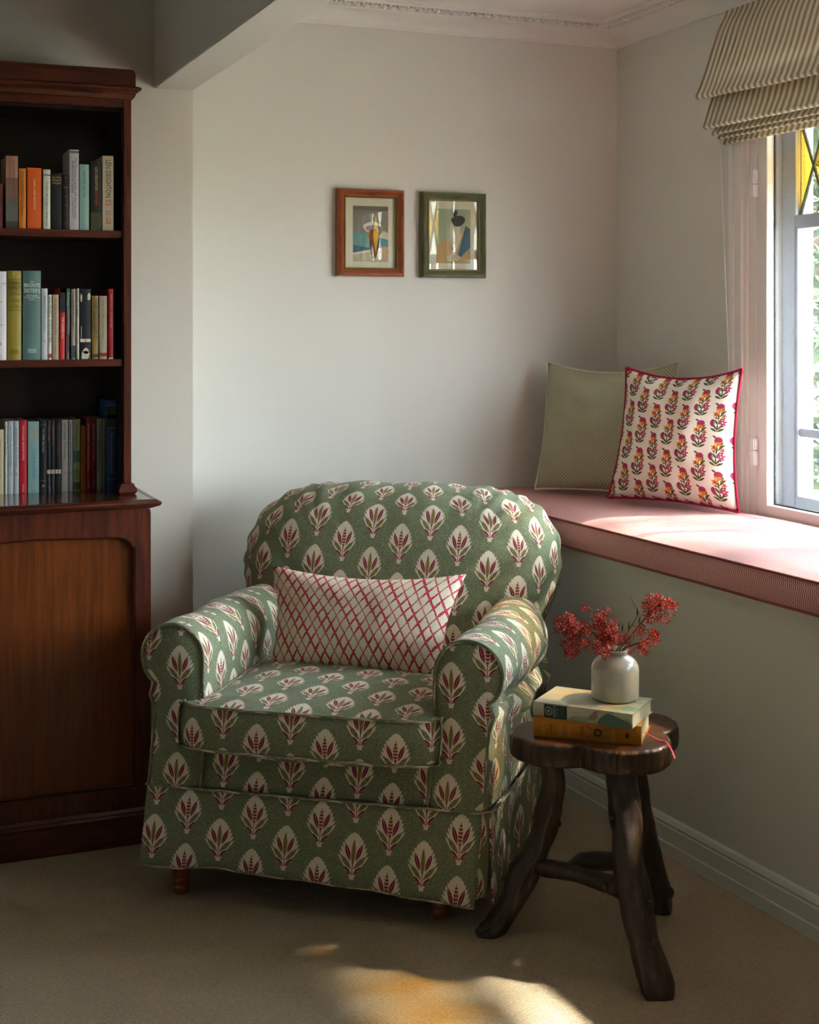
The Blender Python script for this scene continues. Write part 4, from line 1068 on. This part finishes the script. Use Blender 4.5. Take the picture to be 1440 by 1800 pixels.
# ================================================================== STOOL
ZS = .462
STP = c2w(.43, 3.09, 0)
st = thing('rustic_stool', 'dark rustic three-legged branch stool with a clover-shaped slab top', 'stool', STP, -TH)
oL = Vector((.43, 3.09))
lobes = [(.325-.43, 3.10-3.09, .103), (.466-.43, 3.055-3.09, .108), (.512-.43, 3.175-3.09, .100)]
cen = (0.005, .02)
out = []
N_ = 288
for i in range(N_):
    a = 2*PI*i/N_; dx, dy = math.cos(a), math.sin(a); best = .05
    vals = []
    for (lx, ly, r) in lobes:
        px, py = lx-cen[0], ly-cen[1]; b_ = dx*px+dy*py; c_ = px*px+py*py-r*r; D = b_*b_-c_
        if D > 0: vals.append(b_+math.sqrt(D))
    best = max(vals+[.055])
    out.append(best)
out = [(out[i-1]+out[i]*2+out[(i+1) % N_])/4 for i in range(N_)]
def slab_r(i, z):
    a = 2*PI*i/N_
    return out[i]*(1+.012*noise.noise(Vector((math.cos(a)*2, math.sin(a)*2, 5)))) - .007*max(0, noise.noise(Vector((a*15, 2, z*6)))-.08)-.0022*max(0, math.sin(a*63+math.sin(a*9)*3+z*30))-.005*max(0, noise.noise(Vector((a*34, 9, z*4)))-.22)*3
pr_s = [(-.052, .90), (-.052, .965), (-.047, .992), (-.036, 1.0), (-.015, 1.0), (-.006, .993), (-.001, .975), (0, .93)]
v = []; f = []; fm = []
for (dz, s) in pr_s:
    for i in range(N_):
        a = 2*PI*i/N_; r = slab_r(i, dz)*s if s > .95 else (out[i]-.012*0)*s
        v.append((cen[0]+r*math.cos(a), cen[1]+r*math.sin(a), ZS+dz+.0015*noise.noise(Vector((a*3, dz*30, 1)))))
K_ = len(pr_s)
for k in range(K_-1):
    for i in range(N_): f.append((k*N_+i, k*N_+(i+1) % N_, (k+1)*N_+(i+1) % N_, (k+1)*N_+i)); fm.append(0 if k < 5 else 1)
f.append(tuple((K_-1)*N_+i for i in range(N_))); fm.append(1); f.append(tuple(range(N_))[::-1]); fm.append(0)
mesh_obj('slab_top', v, f, None, st, None, True, [M_rust, M_sttop], fm)
def sl(u, v_, d):   # photo ray at distance d, in stool coordinates
    return Vector(((u-720)/F*d-.43, d-3.09, HC-(v_-HY)*d/F))
def px2m(w_, d): return w_/F*d/2
def branch(nm, pts, knots=(), n=28, seed=0, par=None):
    ctrl = []
    for (u, v_, d, w_) in pts: p = sl(u, v_, d); ctrl.append((*p, px2m(w_, d)))
    ln = smooth_line(ctrl, 12)
    P = []; R_ = []
    for q in ln: P.append(Vector(q[:3])); R_.append(q[3])
    mb_ = MB().tube(P, R_, n, wob=.30, seed=seed)
    o = mb_.build(nm, M_rust, par or st, True)
    for (t, ang, r) in knots:
        i = int(t*(len(P)-1)); T = (P[min(i+1, len(P)-1)]-P[i-1]).normalized(); d_ = Vector((math.cos(ang), math.sin(ang)*.4-.3, 0)); d_ = (d_-T*d_.dot(T)).normalized()
        c = P[i]+d_*R_[i]*.92
        kb_ = MB().grid(lambda a, b: c+Vector((math.cos(2*PI*a)*math.sin(PI*b), math.sin(2*PI*a)*math.sin(PI*b), math.cos(PI*b)*1.3))*r*(1+.2*noise.noise(Vector((a*5, b*5, t*9)))), 10, 6, closed_u=True)
        kb_.build('knot', M_rust, o, True)
    return o
branch('leg', [(968, 1318, 3.10, 44), (972, 1360, 3.11, 40), (966, 1420, 3.12, 46), (948, 1480, 3.13, 44), (925, 1530, 3.135, 50), (898, 1585, 3.135, 46), (872, 1622, 3.13, 44), (851, 1637, 3.12, 34), (838, 1641, 3.115, 16)], [(.30, 2.9, .008), (.30, .3, .007), (.42, -.9, .006)], seed=1)
branch('leg', [(1094, 1345, 3.02, 58), (1097, 1390, 3.00, 56), (1100, 1450, 2.98, 54), (1107, 1520, 2.95, 54), (1118, 1590, 2.92, 56), (1128, 1650, 2.885, 52), (1145, 1705, 2.86, 56), (1156, 1742, 2.845, 57), (1158, 1758, 2.838, 54)], [(.22, 3.1, .007), (.52, -.6, .009), (.66, -.9, .010), (.72, .2, .006), (.86, .1, .006)], seed=4)
branch('leg', [(1112, 1320, 3.17, 40), (1116, 1375, 3.18, 40), (1127, 1440, 3.20, 42), (1142, 1505, 3.22, 44), (1157, 1560, 3.235, 40), (1163, 1590, 3.24, 38), (1165, 1603, 3.24, 36)], [(.72, .1, .011), (.35, -.4, .006)], seed=8)
branch('stretcher', [(935, 1520, 3.13, 26), (975, 1528, 3.09, 30), (1020, 1537, 3.05, 28), (1060, 1550, 3.01, 30), (1090, 1560, 2.98, 36)], [(.85, -1.5, .009)], n=12, seed=11)
branch('stretcher', [(1000, 1527, 3.07, 20), (1030, 1514, 3.10, 30), (1070, 1514, 3.14, 32), (1110, 1518, 3.19, 30), (1140, 1520, 3.22, 28)], (), n=12, seed=13)

# ------------------------------------------------------------------ books on the stool
def flatbook(nm, label, corner, ang, L_, Wd, T_, z, cov, group=None):
    p = c2w(corner[0], corner[1], z); r = thing(nm, label, 'book', p, math.radians(ang)-TH, group)
    hb = .0022
    cov_m = MB()
    prof2 = [(0.004, 0)]+[(.004-.004*math.sin(PI*i/8), T_*i/8) for i in range(1, 8)]+[(.004, T_), (Wd, T_), (Wd, T_-hb), (.006, T_-hb), (.006, hb), (Wd, hb), (Wd, 0)]
    cov_m.sweep(prof2, lambda t, q: Vector((t*L_, q[0], q[1])), 1, True)
    co_ = cov_m.build('cover', cov, r)
    MB().box((.003, .006, hb), (L_-.003, Wd-.004, T_-hb)).build('page_block', M_page, r)
    return r
def heidi_mat():
    m = Mat('faded_landscape_cover', None, .45, .4); o = m.obj(); a = m.noise(m.scaled(o, (1, 1.4, 1)), 22, 5, .65); b = m.noise(o, 9, 2)
    q = m.n('ShaderNodeSeparateXYZ'); m.l(o, q.inputs[0]); x = E(m.nt, q.outputs[0])
    c = m.ramp(a, [(.35, '#6f8a74'), (.46, '#a3a585'), (.55, '#b5a490'), (.66, '#8f9c84')])
    c2_ = m.mix(((x-.10)*14+b*.6-.2).max(0).min(1), '#b9b5a2', c); m.col(c2_); return m
hb_ = flatbook('amber_book', 'thick amber clothbound book, lower of the two on the stool', (.272, 3.062), -17, .236, .150, .041, ZS, Mat('amber_cloth', '#b57714', .55, .35))
hb_.name = 'hardback'
hd_ = flatbook('heidi', 'pale landscape-covered hardback under the vase, upper of the two on the stool', (.272, 3.078), -27, .228, .145, .031, ZS+.0412, heidi_mat())
hd_.name = 'hardback'
def spine_shape(par, pts, c, y=-.0006, nm='spine_ornament', flip=False):
    return mesh_obj(nm, [(p[0], y, p[1]) for p in pts], [tuple(range(len(pts)))], flat(c), par, None, False)
def rect(x0, x1, z0, z1): return [(x0, z0), (x1, z0), (x1, z1), (x0, z1)]
def frame_lines(par, x0, x1, z0, z1, t, c):
    for r_ in (rect(x0, x1, z0, z0+t), rect(x0, x1, z1-t, z1), rect(x0, x0+t, z0, z1), rect(x1-t, x1, z0, z1)): spine_shape(par, r_, c)
gl = '#a9832f'
frame_lines(hb_, .018, .064, .006, .035, .0006, '#c79a48'); frame_lines(hb_, .076, .180, .006, .035, .0006, '#c79a48'); frame_lines(hb_, .196, .216, .008, .033, .0006, '#d0a040')
for (x0, x1) in ((.019, .026), (.055, .063), (.077, .084), (.172, .179)):
    for k in range(5): spine_shape(hb_, rect(x0, x1, .008+k*.0052, .0105+k*.0052), '#c2954a')
Mv = lambda x, z, rot=PI/2: Matrix.Translation((x, -.0008, z)) @ Matrix.Rotation(PI/2, 4, 'X') @ Matrix.Rotation(rot, 4, 'Z')
lettering('HOMER', .0062, flat('#3c2508'), hb_, Mv(.040, .0205), 'CENTER'); lettering('ILIAD &\nODYSSEY', .0058, flat('#3c2508'), hb_, Mv(.108, .0205), 'CENTER')
cx, cz_ = .142, .0205
spine_shape(hb_, [(cx+.0085*math.cos(i*PI/12), cz_+.0085*math.sin(i*PI/12)) for i in range(24)], '#2c1c0c', -.0008)
spine_shape(hb_, [(cx+.0052*math.cos(i*PI/12), cz_+.0052*math.sin(i*PI/12)) for i in range(24)], '#a8781c', -.0010)
for k in range(3):
    a = k*2*PI/3+.5; spine_shape(hb_, [(cx, cz_), (cx+.0046*math.cos(a), cz_+.0046*math.sin(a)), (cx+.004*math.cos(a+.6), cz_+.004*math.sin(a+.6))], '#2c1c0c', -.0012)
for (sx, sz) in ((1, 1), (1, -1), (-1, 1), (-1, -1)):
    p0 = Vector((cx+sx*.008, cz_+sz*.0042)); p1 = Vector((cx+sx*.021, cz_+sz*.0115)); d_ = (p1-p0).normalized(); n__ = Vector((-d_.y, d_.x))*.0004
    spine_shape(hb_, [tuple(p0-n__), tuple(p1-n__), tuple(p1+n__), tuple(p0+n__)], '#2c1c0c', -.0008)
    if sx < 0: spine_shape(hb_, [tuple(p1+d_*.003), tuple(p1+n__*3.5), tuple(p1-n__*3.5)], '#2c1c0c', -.0009)
spine_shape(hb_, [(.203, .015), (.209, .015), (.210, .020), (.207, .026), (.204, .025), (.202, .019)], '#2c1c0c', -.0008)
# ribbon
rb = MB(); rp = smooth_line([(.236, .060, .012), (.250, .058, .006), (.268, .050, .0012), (.284, .040, .0012), (.298, .022, -.010), (.306, .010, -.024)], 5)
rb.grid(lambda a, b: Vector(_lerp([tuple(q) for q in rp], b))+Vector((.002, .004, 0))*(a-.5)*(1+.3*b), 2, len(rp)-1)
ro = rb.build('ribbon_bookmark', Mat('pink_ribbon', '#d8384e', .5, .4), hb_, True); ro['label'] = 'pinkish red ribbon hanging off the amber book'
sm = ro.modifiers.new('s', 'SOLIDIFY'); sm.thickness = .0006
# green label on the spine of the upper book
spine_shape(hd_, rect(.027, .080, .0015, .0295), '#1d3a2e', -.0005)
spine_shape(hd_, [(.038+.0085*math.cos(i*PI/10)*(1+.12*(i % 2)), .0155+.0095*math.sin(i*PI/10)*(1+.12*(i % 2))) for i in range(20)], '#7c9484', -.0007)
spine_shape(hd_, [(.038+.0062*math.cos(i*PI/10), .0155+.0068*math.sin(i*PI/10)) for i in range(20)], '#1d3a2e', -.0009)
spine_shape(hd_, [(.038+.003*math.cos(i*PI/5)*(1+.2*(i % 2)), .0155+.004*math.sin(i*PI/5)) for i in range(10)], '#8fa390', -.0011)
lettering('HEIDI', .0105, flat('#9fb0a0'), hd_, Mv(.0525, .0155), 'CENTER', fit=.027)
lettering('Johanna Spyri', .0042, flat('#8fa390'), hd_, Mv(.0595, .0155), 'CENTER', fit=.025)
for k in range(3): lettering('A story for children', .0028, flat('#7c9484'), hd_, Mv(.065+k*.0045, .0155), 'CENTER', fit=.022)
spine_shape(hd_, smooth_line([(.085, .002), (.10, .012), (.12, .010), (.145, .022), (.15, .012), (.13, .004)], 3, True), '#8a9a86', -.0005)
spine_shape(hd_, smooth_line([(.155, .001), (.158, .016), (.175, .026), (.205, .018), (.222, .012), (.222, .001)], 3, True), '#4e6a5e', -.0005)
spine_shape(hd_, smooth_line([(.130, .010), (.140, .024), (.150, .028), (.148, .012)], 3, True), '#8c7c66', -.0006)

# ------------------------------------------------------------------ vase and flowers
VP = c2w(.458, 3.105, ZS+.0412+.0315)
def glaze():
    m = Mat('stoneware_glaze', None, .28, .5); o = m.obj(); n = m.noise(o, 30, 3)
    m.col(m.ramp(n, [(.3, '#aca898'), (.6, '#bdb9a9'), (.8, '#b3ad98')])); m.p.inputs['Coat Weight'].default_value = .4; return m
vs = thing('stoneware_jar', 'small off-white glazed stoneware jar holding red blossom on the books', 'vase', VP)
vp = [(0, 0), (.046, 0), (.0505, .002), (.0525, .006), (.0528, .03), (.0528, .066), (.0515, .074), (.047, .083), (.040, .090), (.032, .094), (.0285, .0965), (.0275, .100), (.029, .104), (.0305, .107), (.0300, .1095), (.0275, .110), (.0255, .107), (.0250, .098), (.028, .092), (.045, .078), (.048, .066), (.048, .008), (0, .006)]
MB().lathe(vp, 48).build('jar_body', glaze(), vs, True)
M_pet = [Mat('petal_crimson', '#960f14', .6, .3), Mat('petal_coral', '#b0261c', .6, .3), Mat('petal_pink', '#c04644', .6, .3)]
M_bud = Mat('bud_gold', '#b08a3a', .6, .3); M_leaf = Mat('leaf_green', '#3f4a24', .6, .3); M_stem = Mat('stem_green', '#4a3f22', .7, .2)
flm = []
for k in range(3):
    v = [(0, 0, -.0006)]; f = []; fm = []
    for p in range(5):
        a = 2*PI*p/5+.2*k; c_, s_ = math.cos(a), math.sin(a); r = .0092+.0008*k
        q = lambda rr, t, z: (rr*c_-t*s_, rr*s_+t*c_, z)
        b = len(v); v += [q(.0012, 0, 0), q(r*.55, .0019, .0012), q(r, 0, .0030+.0012*k), q(r*.55, -.0019, .0012), q(r*.55, 0, .0004)]
        f += [(b, b+1, b+4), (b+1, b+2, b+4), (b+2, b+3, b+4), (b+3, b, b+4)]; fm += [0]*4
    b = len(v); v += [(.0019, 0, .001), (0, .0019, .001), (-.0019, 0, .001), (0, -.0019, .001), (0, 0, .0034)]
    f += [(b, b+1, b+4), (b+1, b+2, b+4), (b+2, b+3, b+4), (b+3, b, b+4)]; fm += [1]*4
    o = mesh_obj('blossom', v, f, None, None, None, False, [M_pet[k], M_bud], fm)
    flm.append(o.data); bpy.data.objects.remove(o)
lfm = mesh_obj('leaf', [(0, 0, 0), (.012, .0028, .001), (.030, 0, .004), (.012, -.0028, .001)], [(0, 1, 2, 3)], M_leaf, None, None, False); lfd = lfm.data; bpy.data.objects.remove(lfm)
def vv(u, v_, d): return Vector(c2w((u-720)/F*d, d, HC-(v_-HY)*d/F))
mouth = VP+Vector((0, 0, .100))
def put(data, nm, par, loc, rot):
    o = bpy.data.objects.new(nm, data); C.objects.link(o); o.parent = par; o.location = loc; o.rotation_euler = rot; return o
def sprig(label, base_off, path, clusters, leaves, seed):
    rnd = random.Random(seed)
    r = thing('blossom_sprig', label, 'flower', mouth+base_off, 0, 'red blossom sprigs in the jar')
    o0 = Vector(r.location); P = [Vector((0, 0, -.085)), Vector((0, 0, 0))]+[vv(*p)-o0 for p in path]
    stm = MB(); stm.tube([Vector(q) for q in smooth_line(P, 5)], [.0016]*(len(P)*5-4), 6)
    for (u, v_, d, ru, rv, n_) in clusters:
        cc = vv(u, v_, d)-o0
        near = min(P[1:], key=lambda q: (q-cc).length)
        for k in range(n_):
            while True:
                e = Vector([rnd.uniform(-1, 1) for _ in range(3)])
                if .15 < e.length < 1: break
            e = e*(.75+.25*e.length)
            off = c2w(e.x*ru/F*d, e.y*.026, e.z*rv/F*d)
            loc = cc+off
            dirv = (off.normalized()+Vector((rnd.uniform(-.5, .5), rnd.uniform(-.5, .5)-.3, rnd.uniform(-.2, .6)))).normalized()
            kk = rnd.choice((0, 0, 1, 1, 2))
            ob = put(flm[kk], 'blossom', r, loc, dirv.to_track_quat('Z', 'Y').to_euler()); s_ = rnd.uniform(.75, 1.15); ob.scale = (s_, s_, s_)
            if k % 3 == 0: stm.tube([near, (near+loc)/2+Vector((0, 0, -.002)), loc], .0004, 3, cap=False)
    stm.build('stem', M_stem, r, True)
    for (u, v_, d, az, el, s_) in leaves:
        ob = put(lfd, 'leaf', r, vv(u, v_, d)-o0, (rnd.uniform(-.5, .5), -el, az-TH)); ob.scale = (s_, s_, s_)
    return r
sprig('leftmost dense crimson blossom sprig, drooping over the jar rim', Vector((-.012, 0, 0)), [(1050, 1118, 3.08), (1025, 1105, 3.07), (995, 1095, 3.06)],
      [(992, 1098, 3.07, 22, 22, 58), (1012, 1125, 3.07, 26, 28, 64), (1003, 1140, 3.06, 12, 14, 14), (1028, 1100, 3.08, 16, 18, 22)],
      [(1040, 1120, 3.07, 2.6, .3, .6), (1046, 1128, 3.06, 2.2, -.2, .6)], 3)
sprig('middle upright crimson blossom sprig right over the jar mouth', Vector((-.004, .006, 0)), [(1068, 1118, 3.10), (1062, 1092, 3.10), (1058, 1078, 3.10)],
      [(1060, 1095, 3.10, 24, 26, 64), (1072, 1120, 3.07, 20, 20, 44), (1055, 1135, 3.05, 16, 14, 26), (1064, 1148, 3.045, 9, 8, 7)],
      [(1072, 1125, 3.05, 1.2, 1.0, .7), (1080, 1128, 3.05, 1.4, 1.1, .7), (1076, 1110, 3.06, 1.7, 1.1, .8), (1086, 1110, 3.08, .6, 1.2, .9), (1094, 1114, 3.08, 1.3, 1.3, .9)], 5)
sprig('tall right-hand blossom sprig reaching up with coral and gold buds', Vector((.010, .0, 0)), [(1108, 1120, 3.10), (1125, 1098, 3.10), (1142, 1078, 3.10), (1160, 1062, 3.10)],
      [(1150, 1066, 3.10, 25, 22, 58), (1178, 1066, 3.10, 10, 14, 20), (1168, 1088, 3.10, 10, 10, 9), (1145, 1084, 3.10, 10, 10, 10)],
      [(1122, 1098, 3.09, .9, 1.0, .8), (1130, 1090, 3.09, -.3, .1, .9), (1120, 1085, 3.1, 1.4, 1.2, .8), (1106, 1112, 3.09, 1.6, 1.3, .9)], 8)
r4 = sprig('low right-hand crimson blossom sprig spilling over the jar rim', Vector((.012, -.008, 0)), [(1110, 1135, 3.08), (1130, 1128, 3.07), (1150, 1115, 3.07)],
      [(1148, 1118, 3.07, 15, 14, 24), (1134, 1138, 3.05, 12, 12, 16), (1103, 1120, 3.07, 14, 10, 14), (1124, 1106, 3.08, 10, 10, 9), (1112, 1142, 3.05, 6, 6, 3)],
      [(1115, 1125, 3.08, .3, .4, .7), (1128, 1115, 3.08, .1, .8, .7)], 9)
tw = tag(MB().tube([mouth-vv(1107, 1047, 3.1)+Vector((0, 0, -.09)), mouth-vv(1107, 1047, 3.1), vv(1124, 1078, 3.1)-vv(1107, 1047, 3.1), Vector((0, 0, 0))], [.0012, .0012, .0009, .0006], 5).build('twig', M_stem, None, True), 'thin bare dark twig pointing up left among the blossom', 'twig', None)
tw.location = vv(1107, 1047, 3.1)
bt = thing('bud_stalk', 'fine arched stalk with a single pink bud above the left blossom', 'flower', mouth)
MB().tube([Vector((0, 0, -.08)), Vector((0, 0, 0)), vv(1052, 1085, 3.1)-mouth, vv(1040, 1070, 3.1)-mouth, vv(1030, 1067, 3.1)-mouth], .0006, 5).build('stem', M_stem, bt, True)
for k in range(3): put(flm[2], 'blossom', bt, vv(1028, 1067, 3.1)-mouth, (2+k, .5*k, k))

# ================================================================== OUTSIDE
def ground_mat():
    m = Mat('pale_gravel', None, .95, .1); o = m.obj(); n = m.noise(o, 2.2, 4); m.col(m.ramp(n, [(.35, '#86857a'), (.6, '#a3a195')])); return m
struct(sub('ground', (2.72, -14, -.6), (26, 22, -.45), ground_mat()))
M_tl = [Mat('tree_leaf_%d' % i, c, .7, .2) for i, c in enumerate(('#2c3626', '#3c4832', '#4c573e'))]
M_bark = wood('bark', '#3a3026', '#5a4c3c', '#6e6050', rough=.9, coat=0)
def tree(label, x, y, z0, hgt, cr, n_, seed, cz0=.45):
    rnd = random.Random(seed); r = thing('garden_tree', label, 'tree', (x, y, z0), 0, 'garden trees beyond the window')
    t = MB(); t.tube(smooth_line([(0, 0, 0), (.1, .05, hgt*.3), (-.05, .1, hgt*.6), (0, 0, hgt*.9)], 4), [.13-.008*i for i in range(13)], 8)
    for k in range(9):
        a = rnd.uniform(0, 6.28); h0 = hgt*rnd.uniform(.35, .7); t.tube([(0, 0, h0), (cr*.4*math.cos(a), cr*.4*math.sin(a), h0+.4), (cr*.8*math.cos(a), cr*.8*math.sin(a), h0+.9)], [.05, .035, .012], 5)
    t.build('trunk', M_bark, r, True)
    v = []; f = []; fm = []
    for i in range(n_):
        while True:
            e = Vector([rnd.uniform(-1, 1) for _ in range(3)])
            if .25 < e.length < 1 and noise.noise(e*2.6+Vector((seed, 0, 0))) > -.12: break
        c = Vector((e.x*cr, e.y*cr, hgt*(cz0+1)/2+e.z*hgt*(1-cz0)/2))
        d1 = Vector([rnd.gauss(0, 1) for _ in range(3)]).normalized(); d2 = d1.orthogonal().normalized(); s_ = rnd.uniform(.05, .10)
        b = len(v); v += [c-d1*s_, c+d2*s_*.45, c+d1*s_, c-d2*s_*.45]; f.append((b, b+1, b+2, b+3)); fm.append(i % 3)
    o = mesh_obj('crown', v, f, None, r, None, False, M_tl, fm); o['kind'] = 'stuff'
tree('leafy garden tree close outside the window', 5.6, 3.4, -.45, 7.6, 2.4, 9000, 3, .52)
tree('leafy garden tree further along outside the window', 6.4, -1.4, -.45, 7.2, 2.3, 7000, 5, .52)
tree('bushy tree seen through the lower panes beyond the window', 7.0, 9.2, -.45, 4.4, 1.7, 9000, 11, .10)
tree('wide tree at the far side of the garden', 11.5, 13.5, -.45, 6.0, 2.6, 9000, 12, .08)
